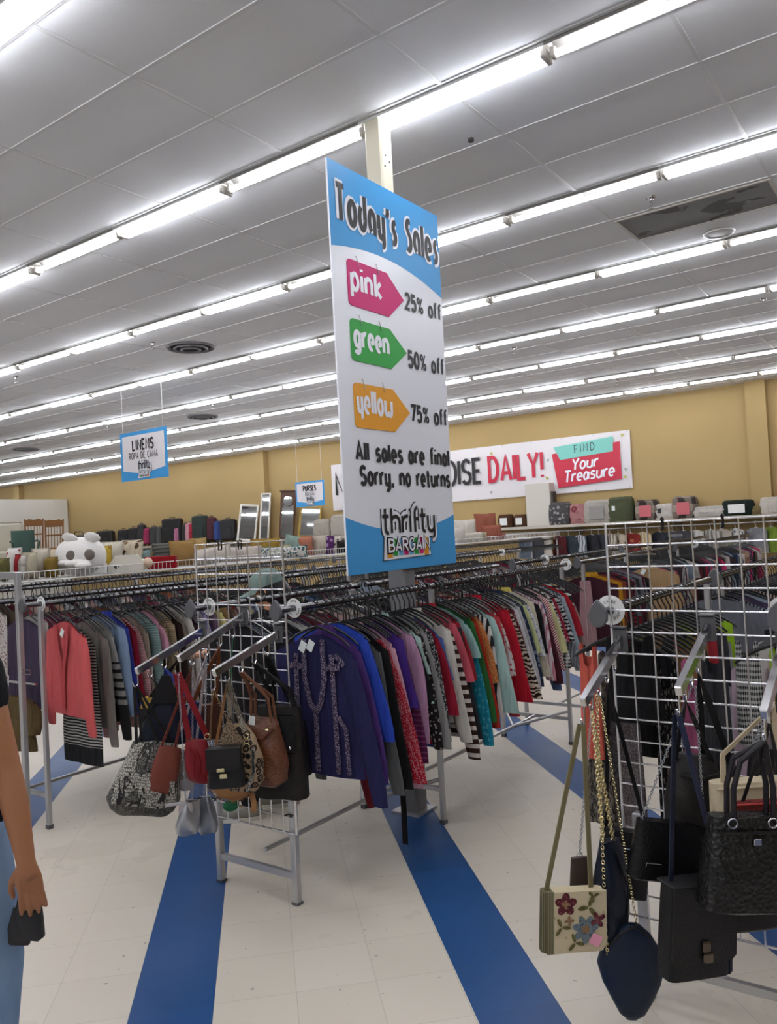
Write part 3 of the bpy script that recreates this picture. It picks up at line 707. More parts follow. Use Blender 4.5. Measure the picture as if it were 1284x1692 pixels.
def peg(key,k,hooks=5):
    o,d,L=ARM[key]; p=o+d*(L*(.16+.82*k/(hooks-1))); return p+Vector((-.014,0,-.069))
def divider(label,u_,v_,z=RZ,word=None,r=.046):
    t=thing('size_divider',label,'size ring',(u_,v_,z),-pi/2+.0,'white size rings on the rails')
    m=MB(); n=28
    rings=[]
    for (rr,yy) in ((.0165,-.0012),(r,-.0012),(r,.0012),(.0165,.0012)): rings.append([(rr*math.cos(2*pi*k/n),yy,rr*math.sin(2*pi*k/n)) for k in range(n)])
    rings.append(rings[0]); m.loft(rings,False); obj('disc',m,WHITEP,t,False)
    m=MB()
    if word:
        for a0 in (90,210,330):
            for i,chx in enumerate(word):
                a=R(a0-(i-(len(word)-1)/2)*17); rr=.029
                g=MB(); text_mesh(g,chx,-GL[chx][0]*.0055,0,.011,.0017,y=-.0016)
                m.add([(math.cos(a)*(rr+p[2])+math.sin(a)*p[0],p[1],math.sin(a)*(rr+p[2])-math.cos(a)*p[0]) for p in g.v],g.f)
    else:
        for a0 in (90,210,330):
            for k in range(5):
                a=R(a0+(k-2)*13); c,s=math.cos(a),math.sin(a); rr=.03
                m.add([(rr*c-.002*s,-.0017,rr*s+.002*c),(rr*c+.002*s,-.0017,rr*s-.002*c),((rr+.009)*c+.002*s,-.0017,(rr+.009)*s-.002*c),((rr+.009)*c-.002*s,-.0017,(rr+.009)*s+.002*c)],[(0,1,2,3)])
    obj('printing',m,INK,t,False)
divider('white size ring reading LARGE on the right rack rail',2.885,1.09,word='LARGE',r=.055)
divider('white size ring on the right rack rail farthest right',2.885,.50,word='LARGE',r=.055)
divider('white size ring beside the navy tunic on the middle rack rail',2.785,2.577)
divider('white size ring on the back rail behind the handbag grid',2.785,3.16)
divider('white size ring at the front end of the left rack rail',2.785,4.70)
divider('white size ring on the rail end beside the mustard blouse',5.93,2.577)
divider('white size ring on the back rail of the middle racks, right of the sales sign',6.8,3.16)
divider('small far white size ring close to the sales sign edge',8.9,4.70)
divider('far white size ring seen through the tall wire grid',9.6,2.577)
# tall frame at the end of the left rack
t=thing('end_frame','tall steel end frame at the left rack with a dark top bar','rack frame',(2.72,4.84,0))
for y in (0,.60): obj('post',MB().box((0,y,.795),(.034,.034,1.59),ch=.004),STEEL,t,False)
obj('top_bar',MB().box((0,.30,1.568),(.03,.566,.044)),STEEL,t,False)
obj('mid_clip',MB().tube([(0,-.017,.98),(0,-.1,.98),(0,-.1,.955),(0,-.017,.955)],.004,6),CHROME,t)
obj('low_bar',MB().box((0,.30,.2),(.026,.566,.026)),STEEL,t,False)
# ================================================================ hangers and clothes
def hanger_mesh(white=False):
    m=MB(); c=0
    pts=[(0,-.004,-.105),(0,-.003,-.06),(0,.010,-.036)]+[(0,.0215*math.cos(a),.0215*math.sin(a)) for a in (R(-35),R(0),R(35),R(70),R(105),R(140),R(170))]
    m.tube(pts,.0038,6)
    for s in(-1,1):
        P=[(0,0,-.105),(0,s*.05,-.118),(0,s*.11,-.142),(0,s*.165,-.172),(0,s*.193,-.195)]
        m.tube(P,[.006,.006,.0055,.005,.0045],6,flat=(.8,1.1),up=(1,0,0))
    return m
ME_HANG=mesh('plastic_hanger',hanger_mesh(),True,1)
def hanger(u_,v_,rz,label,group,m=None,z=RZ):
    o=obj('clothes_hanger',ME_HANG,m or BLACKP); o.location=(u_,v_,z); o.rotation_euler=(0,0,rz)
    return tag(o,label,'hanger',group)
_rg=random.Random(11)
def body_mesh(seed,L=.78,hw=.20,hem=.215,t0=.011,t1=.0145,fold=.0045,neck=.055,vneck=0.0,nz=11,n=30,waist=.0,rag=0.0,slopez=.055,strap=False,flare=0.0):
    """the trunk of a hanging top: open at neck and hem, folds growing to the hem"""
    r=random.Random(seed); ph=[r.random()*6.28 for _ in range(6)]; k1=r.uniform(26,38); m=MB(); rings=[]
    for k in range(nz+1):
        t=k/nz; w=hw+(hem-hw)*t-waist*math.sin(pi*min(1,t*1.4)); th=t0+(t1-t0)*min(1,t*2.2); ring=[]
        for i in range(n):
            a=2*pi*i/n; ca,sa=math.cos(a),math.sin(a); y=w*math.copysign(abs(ca)**.75,ca); x=th*math.copysign(abs(sa)**.9,sa)
            if y<0: y*=1+flare*t
            ay=abs(y)
            top=-.128-slopez*max(0,ay-neck)/(.20-neck)
            if ay<neck and sa<0 and vneck: top-=vneck*(1-ay/neck)
            if strap and ay<hw*.62: top-=.12*(1 if sa<0 else .7)*(1-(ay/(hw*.62))**4)
            zz=top+(-L+rag*math.sin(y*17+ph[2])*.5-top)*t
            x+=fold*min(1,t*1.5)*(math.sin(y*k1+ph[0]+zz*2)+.5*math.sin(y*k1*1.9+ph[1]-zz*3))
            x+=.003*math.sin(zz*17+ph[3]+y*8)*min(1,t*4)
            ring.append((x,y,zz))
        rings.append(ring)
    m.loft(rings,False); return m
def sleeve_mesh(seed,side,L=.60,w0=.062,w1=.042,th=.017,out=.03,cuff=True,sh=.185,ztop=-.168,puff=0):
    r=random.Random(seed+side*7); ph=r.random()*6.28; m=MB(); rings=[]; n=12; nz=9
    for k in range(nz+1):
        t=k/nz; w=w0+(w1-w0)*t; tt=th*(.6+.4*min(1,t*4))
        if puff: w*=1+puff*math.sin(pi*t)*.6; tt*=1+puff*.3*math.sin(pi*t)
        if t>.93 and cuff: w*=.86; tt*=.85
        cy=side*(sh-.012+(out*min(1,t*1.6) if out<.06 else out*t**.85)+.012*math.sin(t*3+ph)); cz=ztop-.01-L*t; cx=.006*math.sin(t*5+ph)-.004
        ring=[]
        for i in range(n):
            a=2*pi*i/n; q=1+.12*math.sin(3*a+ph+t*9)
            dz=0
            if k==0: dz=-.045*(side*math.cos(a)*.5+.5)+.022
            if k==1: dz=-.02*(side*math.cos(a))
            ring.append((cx+tt*math.sin(a)*q,cy+w*math.cos(a),cz+dz))
        rings.append(ring)
    m.loft(rings,False); return m
def collar_mesh(neck=.055,h=.035,open_=True):
    m=MB(); n=20; A_=[];B_=[]
    for i in range(n+1):
        a=R(-80+ (340 if not open_ else 340)*i/n) if False else 2*pi*i/n+pi/2
        x,y=.010*math.sin(a),neck*math.cos(a); A_.append((x,y*.94,-.124+h*.65)); B_.append((x*1.6,y*1.25,-.138))
    m.loft([A_[:-1],B_[:-1]],False); return m
VAR={}
def variants():
    for i in range(4):
        VAR['top',i]=[mesh('body',body_mesh(i,L=.70),True,1)]
        VAR['long',i]=[mesh('sleeve',sleeve_mesh(i,s),True,1) for s in(-1,1)]
        VAR['mid',i]=[mesh('sleeve',sleeve_mesh(i+9,s,L=.34,w0=.064,w1=.055,cuff=False),True,1) for s in(-1,1)]
        VAR['short',i]=[mesh('sleeve',sleeve_mesh(i+19,s,L=.19,w0=.066,w1=.062,cuff=False),True,1) for s in(-1,1)]
        VAR['wide',i]=[mesh('sleeve',sleeve_mesh(i+29,s,L=.57,w0=.06,w1=.075,cuff=False,out=.045),True,1) for s in(-1,1)]
        VAR['puff',i]=[mesh('sleeve',sleeve_mesh(i+39,s,L=.58,w0=.055,w1=.035,puff=.8),True,1) for s in(-1,1)]
        VAR['topF',i]=[mesh('body',body_mesh(i+70,L=.70,flare=.07,hw=.19,slopez=.075),True,1)]
        for k_,kw in (('long',dict(L=.60)),('mid',dict(L=.36,w0=.064,w1=.055,cuff=False)),('short',dict(L=.20,w0=.066,w1=.062,cuff=False)),('wide',dict(L=.58,w0=.06,w1=.078,cuff=False)),('puff',dict(L=.58,w0=.055,w1=.034,puff=.8))):
            VAR[k_+'F',i]=[mesh('sleeve',sleeve_mesh(i+80,1,**kw),True,1),mesh('sleeve',sleeve_mesh(i+90,-1,out={'long':.125,'mid':.085,'short':.06,'wide':.14,'puff':.12}[k_],ztop=-.185,sh=.178,**kw),True,1)]
        VAR['noneF',i]=[]; VAR['none',i]=[]
        VAR['tank',i]=[mesh('body',body_mesh(i+50,L=.62,hw=.15,hem=.19,strap=True,neck=.03,fold=.004),True,1)]
    VAR['collar']=mesh('collar',collar_mesh(),True,1)
    VAR['tag']=mesh('price_tag',MB().box((-.02,.05,-.16),(.0012,.032,.05),rot=Matrix.Rotation(.5,3,'X')),False,1)
variants()
def garment(kind,cat,label,u_,v_,rz,m,sl='long',L=1.0,W=1.0,T=1.0,collar=None,tagm=None,group=None,z=RZ,var=None,sm=None,shape='top'):
    """one hanging garment with its sleeves and collar as parts"""
    i=_rg.randrange(4) if var is None else var
    t=thing(kind,label,cat,(u_,v_,z),rz,group); t.scale=(T,W,L)
    fl='F' if (shape=='top' and abs(v_-2.577)<.3 or abs(v_-4.70)<.01) and u_<6 else ''
    obj('body',VAR[shape+fl,i][0],m,t)
    for me in VAR[sl+fl,i]: obj('sleeve',me,sm or m,t)
    if collar: obj('collar',VAR['collar'],collar,t)
    if tagm: obj('price_tag',VAR['tag'],tagm,t)
    return t
C_=fabric
# --- the row of clothes on the front middle rack, from the handbag grid towards the back
# (kind, description, cloth, sleeve, length, collar?, tag?)
MID=[
('blouse','violet blouse with long sleeves',C_('#5a3a86'),'long',1.0,1,0),
('shirt','royal blue shirt',C_('#2f4fc4'),'long',.78,0,0),
('blouse','long plain black top',C_('#17171b'),'mid',1.14,0,0),
('cardigan','long ash grey cardigan',C_('#6d6f70'),'long',1.12,0,0),
('cardigan','long black cardigan with a hanging sash',C_('#171517'),'long',1.10,0,0),
('blouse','red blouse with tiny white dots',C_('#b8142f','dots','#f0c9cf',1.3),'wide',1.1,'#e9b9c4',0),
('shirt','long pale pink shirt',C_('#e5b3c4'),'long',1.12,0,0),
('blouse','deep purple blouse',C_('#4a2a8a'),'mid',.95,0,0),
('sweater','plum striped sweater',C_('#5b1d47','pin','#8a3f72'),'long',1.0,0,0),
('blouse','mauve ruffled blouse',C_('#c193b3'),'puff',.92,0,0),
('blouse','black top with mint edging',C_('#17171a','vstripe','#bfe3d8',.12),'mid',.95,'#c4e6dc',0),
('shirt','pale aqua shirt',C_('#bcd8d2'),'short',1.0,0,0),
('blouse','dark floral blouse',C_('#231d20','floral','#b9aea6',1.2,c3='#6d5c5c'),'puff',1.0,0,0),
('sweater','light grey sweater',C_('#a7a6a4'),'long',.98,0,0),
('blouse','black and white paisley blouse',C_('#16161a','ornate','#cfcdd0',1.4),'puff',.98,0,0),
('blouse','crimson top',C_('#a01430'),'mid',1.14,0,0),
('dress','steel blue long shirt',C_('#4a66a8'),'short',1.18,0,0),
('shirt','ivory button shirt',C_('#e4dfd4'),'long',1.0,'#efeae0',0),
('sweater','brown and white striped sweater',C_('#3a1f1c','hstripe','#e3d8cf',1.1),'long',1.12,0,0),
('blouse','coral pink blouse',C_('#d25a6a'),'mid',.9,0,0),
('cardigan','charcoal cardigan',C_('#2e3238'),'long',1.02,0,0),
('blouse','brick red top',C_('#a52631'),'mid',.9,'#c02a38',0),
('blouse','pale teal blouse',C_('#9cc3c0'),'short',1.0,0,0),
('shirt','turquoise shirt with wide cuffs',C_('#1c93ad','dots','#56bccd',.5),'long',1.1,0,0),
('shirt','leaf green shirt',C_('#2e6f35'),'long',.95,0,0),
('sweater','flame red sweater',C_('#c0301f'),'long',1.0,0,1),
('blouse','orange speckled blouse',C_('#c9702e','dots','#f0d8a8',1.2),'mid',1.0,0,0),
('shirt','white shirt with black vertical stripes',C_('#e8e6e0','vstripe','#26262a',.8),'long',.95,0,0),
('blouse','pale mint blouse with cuffs',C_('#b8dcd6'),'wide',.95,0,0),
('blouse','black knit top',C_('#1b1a1d','knit','#303035'),'mid',1.05,0,0),
('sweater','salmon red sweater',C_('#c8434b'),'long',.98,0,0),
('blouse','white top with red print',C_('#e9e3e0','floral','#b02234',1.0),'mid',1.0,0,0),
('blouse','bright red blouse',C_('#c4152e'),'wide',.92,'#d21c36',0),
('cardigan','crimson cardigan',C_('#b21029'),'long',.88,0,0),
('blouse','brown zebra print blouse',C_('#2a1b18','zebra','#e3d3bd',1.0),'wide',.92,0,0),
('blouse','maroon print blouse',C_('#6a2530','floral','#c2a2a0',1.6),'long',.9,0,0),
('shirt','white cotton shirt',C_('#e4e3e6'),'long',.92,0,0),
('sweater','pale grey sweater',C_('#c3c1c3'),'long',.86,0,0),
('shirt','navy shirt printed with pale leaves',C_('#27304a','floral','#8b9bb5',.8,c3='#27304a'),'long',.85,'#2c3552',0),
('blouse','pale yellow green blouse',C_('#cfd49a'),'mid',.86,0,0),
('blouse','white blouse with blue flowers',C_('#dfe0e4','floral','#5f6f9a',1.7),'mid',.9,0,0),
('cardigan','cream cardigan',C_('#ddd3bd'),'long',.8,'#e8d26a',0),
('skirt_suit','black jacket',C_('#151519'),'mid',.9,0,0),
('shirt','white shirt with fine pink stripes',C_('#eadde0','vstripe','#d58a9c',1.3),'long',.85,0,0),
('blouse','burgundy blouse',C_('#4c1826'),'long',.88,0,0),
('shirt','washed denim shirt',C_('#5a6f94'),'long',.95,0,0),
('blouse','red and white diagonal striped blouse',C_('#ece3de','diag','#b83140',1.3),'long',.8,0,0),
('blouse','pale lemon blouse',C_('#dcd79f'),'mid',.95,0,0),
('shirt','black and white gingham shirt',C_('#f0efec','check','#131316',1.0),'long',.8,0,0),
('blouse','crimson flowered blouse',C_('#9a1e36','floral','#e0b3b8',1.4),'mid',.85,0,0),
('blouse','black and white brush print top',C_('#17171b','zebra','#cfcfd2',.8),'mid',.85,0,0),
('shirt','slate grey striped shirt',C_('#75787e','vstripe','#a4a8ae',1.2),'long',.82,0,0),
('shirt','pale blue grey shirt',C_('#a9b7c2'),'long',.86,0,0),
('blouse','scarlet top',C_('#b01a2b'),'mid',.82,0,0),
('blouse','black, white and mint blouse',C_('#22242a','plaid','#d7efe5',.9),'mid',.82,0,0),
('cardigan','dusty mauve cardigan',C_('#b08f8c'),'mid',.95,0,0),
]
CAT={'dress':'dress','skirt_suit':'jacket','tank_top':'tank top'}
NAME={'skirt_suit':'jacket'}
_seen=set()
BLOCK={2.577:(3.97,5.84),4.70:(2.78,3.97,5.84,6.12,9.34),3.16:(3.97,4.22,5.84),1.09:(4.24,4.52,7.34),.50:(4.24,),6.83:(3.52,8.04),5.26:(5.84,)}
def spots(n,u0,u1,v_):
    du=(u1-u0)/n; out=[]
    for i in range(n):
        u_=u0+du*(i+.5)
        for b in BLOCK.get(v_,()):
            if abs(u_-b)<.042: u_=b+math.copysign(.042,u_-b)
        out.append(u_)
    return out,du
def lay(rows,u0,u1,v_,where,hgroup=None,z=RZ,Lk=1.05):
    P,du=spots(len(rows),u0,u1,v_)
    for i,g in enumerate(rows):
        kind,desc,m,sl,L,col,tg=g; u_=P[i]; rz=.05*math.sin(i*.4)+_rg.uniform(-.008,.008)
        lab=f"{desc} hanging on {where}"
        garment(NAME.get(kind,kind),CAT.get(kind,NAME.get(kind,kind)),lab,u_,v_,rz,m,sl,L*Lk*(1.07 if v_>4 else 1),_rg.uniform(.94,1.04),min(1.2,du/.052),fabric(col) if isinstance(col,str) else (m if col else None),TAGP if tg else None,z=z)
        hanger(u_,v_,rz,f"black plastic hanger inside the {desc}",hgroup,z=z)
lay(MID,2.985,5.52,2.577,'the middle rack',hgroup='black hangers of the middle rack')
# --- the left rack
LEFT=[
('dress','long dress with black and white striped skirt',C_('#26272a','band','#c9c6c0'),'none',1.33,0,0),
('cardigan','stone grey cardigan',C_('#8c8780'),'long',1.04,0,0),
('cardigan','grey cardigan with striped sleeves',C_('#9a9894','sleevestripe','#1b1b1d'),'long',1.0,0,0),
('shirt','sky blue shirt',C_('#8fa6c6'),'long',.85,0,0),
('sweater','cobalt blue sweater',C_('#3440a0'),'long',.85,'#3a46ac',0),
('cardigan','dark red cardigan',C_('#96142f'),'long',1.0,0,0),
('sweater','blush pink sweater',C_('#d7a6a4','knit','#c08c8c'),'long',1.12,0,0),
('sweater','taupe sweater',C_('#a08f80'),'long',1.08,0,0),
('sweater','dusty teal ribbed sweater',C_('#8ba3a0','knit','#6b8583'),'long',.9,0,0),
('blouse','rose short sleeved top',C_('#cf94a6'),'short',.9,0,0),
('sweater','oatmeal tweed sweater',C_('#9b8668','tweed','#7d6a50'),'long',1.0,'#a8937a',0),
('sweater','sand knit sweater',C_('#b8a384','knit','#95815f'),'long',.95,0,0),
('cardigan','chocolate brown cardigan',C_('#2d1b18'),'long',.98,0,0),
('cardigan','beige wool cardigan',C_('#a89a88'),'long',1.05,0,0),
('sweater','cream white sweater',C_('#d5cdc4'),'long',.8,0,0),
('cardigan','long plum brown cardigan',C_('#432a35'),'long',1.12,0,0),
('sweater','silver lilac knit sweater',C_('#b3a9b5','knit','#8f8594'),'long',.9,0,0),
('sweater','lavender sweater',C_('#9a8cb4'),'long',.8,0,0),
('blouse','dusky purple top',C_('#6d5468'),'long',.85,0,0),
('blouse','butter yellow blouse',C_('#d6c77c'),'mid',.8,0,1),
('sweater','camel brown sweater',C_('#98784f'),'long',.78,0,0),
('blouse','brown polka dot blouse',C_('#5e4136','dots','#c5ab98',1.0),'mid',.78,0,0),
('sweater','cherry red sweater',C_('#b01527'),'long',.84,0,0),
('blouse','white blouse',C_('#dad6d0'),'mid',.85,0,0),
('shirt','black and white hooped shirt',C_('#d8d5d0','hstripe','#17171a',1.6),'long',.8,0,0),
('cardigan','pale olive cardigan',C_('#b8b48c'),'long',.86,0,1),
('shirt','light periwinkle shirt',C_('#8d9ac4'),'long',.82,0,0),
('shirt','blue and white striped shirt',C_('#d6dde6','vstripe','#5f7fb0',1.2),'long',.82,0,0),
('blouse','olive leaf print blouse',C_('#84805a','floral','#c8c29a',1.5),'long',.86,0,0),
('blouse','mauve print blouse',C_('#8f7483','floral','#c5b0bc',1.5),'mid',.8,0,0),
('sweater','dark teal sweater',C_('#2b4a50'),'long',.8,0,0),
('blouse','black blouse with white sprigs',C_('#19191c','dots','#dadada',.8),'mid',.8,0,0),
('shirt','grey marl shirt',C_('#8b8c90'),'long',.85,0,0),
('blouse','ivory lace blouse',C_('#d8d0bc'),'mid',.78,0,0),
('sweater','forest green sweater',C_('#2c4a36'),'long',.8,0,0),
('blouse','wine red blouse',C_('#5c1a2c'),'long',.82,0,0),
('shirt','black and cream plaid shirt',C_('#201f22','plaid','#d5cbb4',1.0),'long',.82,0,0),
('sweater','heather blue sweater',C_('#5d7191'),'long',.8,0,0)]
lay(LEFT,3.0,5.1,4.70,'the left rack',hgroup='black hangers of the left rack')
# --- other rails: colours as the photo shows them at that distance
PAL=['#1d1b1f','#3a2a2e','#5c1a2c','#8a1c34','#b4b0ac','#d8d2cc','#70727a','#2d3a55','#4b3f58','#7a6a58','#b08d74','#c9a8a2','#324a4a','#8a3a4a','#a05a3a','#c2c6cc','#514438','#23252b','#96a4b4','#b04a68']
PN={'#1d1b1f':'black','#3a2a2e':'dark brown','#5c1a2c':'wine','#8a1c34':'crimson','#b4b0ac':'light grey','#d8d2cc':'off-white','#70727a':'grey','#2d3a55':'navy','#4b3f58':'aubergine','#7a6a58':'khaki','#b08d74':'tan','#c9a8a2':'pale rose','#324a4a':'dark teal','#8a3a4a':'raspberry','#a05a3a':'rust','#c2c6cc':'silver grey','#514438':'umber','#23252b':'charcoal','#96a4b4':'pale blue','#b04a68':'pink'}
def fill(n,u0,u1,v_,where,seed,hgroup=None,hang=True,parts=True,Lr=(.88,1.06),pal=PAL,z=RZ):
    r=random.Random(seed); P,du=spots(n,u0,u1,v_); prev=None
    for i in range(n):
        c=r.choice(pal)
        while c==prev: c=r.choice(pal)
        if seed==5 and i<6: c=('#1d1b1f','#2d3a55','#23252b','#d8d2cc','#1d1b1f','#b4b0ac')[i]
        prev=c; pat=r.choice(['solid']*5+['knit','floral','vstripe','hstripe','dots']); c2=r.choice(pal)
        if c2==c and pat!='solid': pat='solid'
        m=fabric(c,pat,c2 if pat!='solid' else '#ffffff',1.4 if pat!='solid' else 1.0)
        kind=r.choice(['blouse','shirt','sweater','cardigan']); u_=P[i]; rz=.04*math.sin(i*.4)+r.uniform(-.008,.008)
        pd={'solid':'','knit':'ribbed ','floral':'flowered ','vstripe':'striped ','hstripe':'hooped ','dots':'dotted '}[pat]
        desc=f"{PN[c]} {pd}{kind}"
        lab=f"{desc}, {ordn(i+1)} along {where}"
        garment(kind,kind,lab,u_,v_,rz,m,r.choice(['long','long','mid','short']) if parts else 'none',r.uniform(*Lr),r.uniform(.92,1.04),min(1.2,du/.052),z=z)
        if hang: hanger(u_,v_,rz,f"black plastic hanger on {where}",hgroup or f'black hangers on {where}',z=z)
fill(44,2.95,5.80,3.16,'the middle rack back rail',5)
fill(20,5.15,5.85,4.70,'the far half of the left rack',8)
fill(30,3.55,5.9,6.83,'the basket rack',21)
fill(46,6.05,9.3,4.70,'the left row',33,hang=True)
fill(44,2.95,5.8,5.26,'the left rack back rail',13,hang=False,parts=False)
DARK=['#1d1b1f','#23252b','#3a2a2e','#b04a68','#c9a8a2','#96a4b4','#8a1c34','#70727a','#324a4a','#d8d2cc','#4b3f58']
TANK=[('black strappy top',C_('#131316'),.70,.62,-.03),('coral tank top',C_('#f0705e'),.98,.24,.165),('grey leopard print strappy dress',C_('#8a8176','leopard','#221d1c',1.6,c3='#5c5148'),1.42,.30,.17),('grey paisley long camisole',C_('#5d5356','ornate','#a39a97',2.2),1.50,.42,.085),('taupe ornate wrap dress',C_('#6b605c','ornate','#2b2627',2.0),1.36,.45,.13),
('black dress with pale vines',C_('#121214','floral','#a59d8e',1.1,c3='#121214'),1.5,.30,-.06),('long candy pink tank dress',C_('#e07aa8'),1.6,.36,-.16),('black tank top',C_('#101014'),1.1,.6,.03),('tan strappy top',C_('#a3764e'),1.1,.8,-.06),('brick red tank top',C_('#c03a44'),1.2,.7,-.1),('dark olive camisole',C_('#6a6a22'),1.0,1,0),('charcoal mesh tank top',C_('#3a3a40','dots','#55555c',2.0),1.1,.8,-.1),('silver grey camisole',C_('#b7b2b6'),1.4,.8,-.1),('pale lilac lace camisole',C_('#bda4b2'),1.5,1,-.05),
('lime green tank top',C_('#a9d62e'),1.0,.8,-.08),('blush camisole',C_('#d9b3ab'),1.2,1,0),('mid grey tank top',C_('#77767c'),1.0,1,0)]
REAR=[('charcoal mesh vest',C_('#36363b','dots','#505058',2.0),.95,.28,.265),('black and white gingham sundress',C_('#e9e9e6','check','#18181b',1.2),.80,.26,.165),('neon lime tank top',C_('#a9d62e'),1.0,.3,.06),('long pale lilac camisole',C_('#d3b9c8'),1.55,.5,.18),('white grey slip dress',C_('#cfcacd'),1.6,.5,.26),('pale pink strappy top',C_('#d8b4b4'),1.3,1,0),('black camisole',C_('#141418'),1.2,1,0),('grey sleeveless top',C_('#6f6f76'),1.2,1,0)]
def tanks():
    for rows,v_,u0,u1,where in ((TANK,1.09,2.96,4.0,'the right rack behind the wire grid'),(REAR,.50,2.97,3.5,'the rear rail behind the wire grid')):
        n=len(rows)
        for i,(d,m,L,W_,dv) in enumerate(rows):
            u_=u0+(u1-u0)*(i+.5)/n; rz=.05*math.sin(i)
            kind='dress' if 'dress' in d else ('camisole' if 'camisole' in d else 'tank_top')
            garment(kind,kind.replace('_',' '),f"{d} on {where}",u_,v_+dv,rz,m,'none',L,W_,1.0,shape='tank',var=i%4)
            hanger(u_,v_,rz,f"black plastic hanger holding the {d}",'black hangers of the right rack')
tanks()
fill(34,4.45,7.2,1.09,'the second right rack',61,pal=DARK)
fill(12,3.55,4.2,.50,'the rear right rail',62,hang=False,pal=DARK+['#b04a68','#c9a8a2'])
BACKP=['#b04a68','#c23a6a','#3a2a2e','#d8d2cc','#70727a','#2d3a55','#b4b0ac','#5c1a2c','#96a4b4','#1d1b1f','#b08d74','#8a1c34']
PN['#c23a6a']='hot pink'
fill(52,7.3,12.2,2.577,'the row nearest the tan wall',71,hang=False,pal=BACKP)

# rails packed with bare hangers nobody could count: one mass each
def hanger_mass(name,label,runs,seed):
    r=random.Random(seed); big=MB(); base=hanger_mesh()
    for u0,u1,v_,n,z in runs:
        for i in range(n):
            u_=u0+(u1-u0)*(i+.5)/n
            if any(abs(u_-q)<.028 for q in (2.78,3.97,4.22,5.84,6.12,6.27,8.64,8.92,12.34,9.34,3.52,8.04,8.32,12.84,15.34,7.34)): continue
            a=r.uniform(-.05,.05); c,s_=math.cos(a),math.sin(a)
            big.add([(u_+p[0]*c-p[1]*s_,v_+p[0]*s_+p[1]*c,z+p[2]) for p in base.v],base.f)
    o=obj(name,big,BLACKP); tag(o,label,'hangers',kind='stuff')
hanger_mass('packed_hangers','dense mass of black hangers crowding the far rails behind the racks',
    [(3.0,5.75,5.26,70,RZ),(6.1,9.2,5.26,70,RZ),(6.1,8.0,6.83,50,RZ),(8.3,15.2,6.83,120,RZ),(3.6,7.9,7.40,90,RZ),(6.3,8.6,3.16,60,RZ),(3.55,4.2,.50,20,RZ)],3)
hanger_mass('bare_hangers','loose black hangers left bare between the clothes on the rails nearby',[(7.3,12.2,2.577,90,RZ),(8.9,12.2,3.16,60,RZ),(3.02,5.5,2.577,26,RZ),(3.02,5.0,4.70,20,RZ),(5.55,5.8,2.577,5,RZ)],4)
# --- garments that face the camera at rack ends, with their own fronts
def strip(mb,pts,w,x=-.030):
    mb.ribbon([(x,p[0],p[1]) for p in pts],w,.002,(0,1,0) if abs(pts[-1][1]-pts[0][1])>abs(pts[-1][0]-pts[0][0]) else (0,0,1))
NAVY=fabric('#2b2a5a'); TRIM=fabric('#2a2238','ornate','#b9a7c6',2.6)
t=garment('tunic','tunic','navy tunic with patterned trim bands at the front of the middle rack',2.935,2.577,.05,NAVY,'long',1.16,1.08,1.1,None,None,var=1)
m=MB(); strip(m,[(-.052,-.14),(-.055,-.30),(-.03,-.40),(0,-.44)],.026); strip(m,[(.052,-.14),(.055,-.30),(.03,-.40),(0,-.44)],.026); strip(m,[(0,-.43),(.004,-.68)],.026); strip(m,[(-.10,-.20),(-.11,-.68)],.024); strip(m,[(.10,-.20),(.11,-.68)],.024); strip(m,[(.06,-.255),(.14,-.25)],.026); strip(m,[(-.06,-.255),(-.14,-.25)],.026); strip(m,[(-.12,-.20),(-.165,-.24)],.022); strip(m,[(-.12,-.45),(-.16,-.5),(-.165,-.68)],.022)
obj('patterned_trim',m,TRIM,t); m=MB()
for y in (.01,.055): m.box((-.034,y,-.165-.1*y),(.002,.034,.045),rot=Matrix.Rotation(.5,3,'X'))
obj('paper_tags',m,TAGP,t,False); hanger(2.935,2.577,.05,'black plastic hanger inside the navy trimmed tunic','black hangers of the middle rack')
CORAL=fabric('#e8686a')
t=garment('cardigan','cardigan','coral red open cardigan at the front end of the left rack',2.945,4.70,-.12,CORAL,'long',1.03,1.12,1.1,None,None,var=2)
m=MB(); strip(m,[(-.07,-.145),(-.06,-.25),(-.01,-.42),(.0,-.66)],.035,-.028); strip(m,[(.07,-.145),(.06,-.25),(.012,-.42),(.002,-.66)],.035,-.030); obj('front_band',m,fabric('#dd5c60'),t)
m=MB(); m.box((-.032,-.02,-.19),(.002,.035,.05),rot=Matrix.Rotation(.6,3,'X')); obj('paper_tag',m,TAGP,t,False); hanger(2.945,4.70,-.12,'black plastic hanger inside the coral cardigan','black hangers of the left rack')
MARO=fabric('#431a28')
t=garment('cardigan','cardigan','maroon cardigan with a mauve inset at the start of the third rack unit',6.30,2.577,.35,MARO,'long',1.0,1.05,1.3,None,None,var=0)
m=MB(); m.prism([(-.04,-.155),(.04,-.155),(.07,-.68),(-.07,-.68)],-.034,-.028,tr=lambda p:(p[1],p[0],p[2])); obj('mauve_inset',m,fabric('#b58d92'),t)
t=garment('blouse','blouse','mustard yellow collared blouse behind the maroon cardigan',6.42,2.577,.4,fabric('#c58a17'),'long',.95,1.0,1.3,fabric('#d49a22'),None,var=3)
garment('blouse','blouse','rust brown blouse just behind the mustard blouse',6.50,2.577,.3,fabric('#8a4526'),'long',.95,1.0,1.0,None,None)
fill(14,6.6,7.2,2.577,'the third rack unit',91,hang=False,pal=['#5c1a2c','#1d1b1f','#8a1c34','#3a2a2e','#70727a'])
t=garment('blouse','blouse','beige button blouse facing out beyond the tall wire grid',7.25,2.35,.25,fabric('#b8976f'),'long',.95,1.1,1.6,fabric('#c3a37c'),TAGP,var=1)
m=MB()
for k in range(6): m.ball((-.034,.0,-.2-.08*k),(.004,.007,.007),8,5)
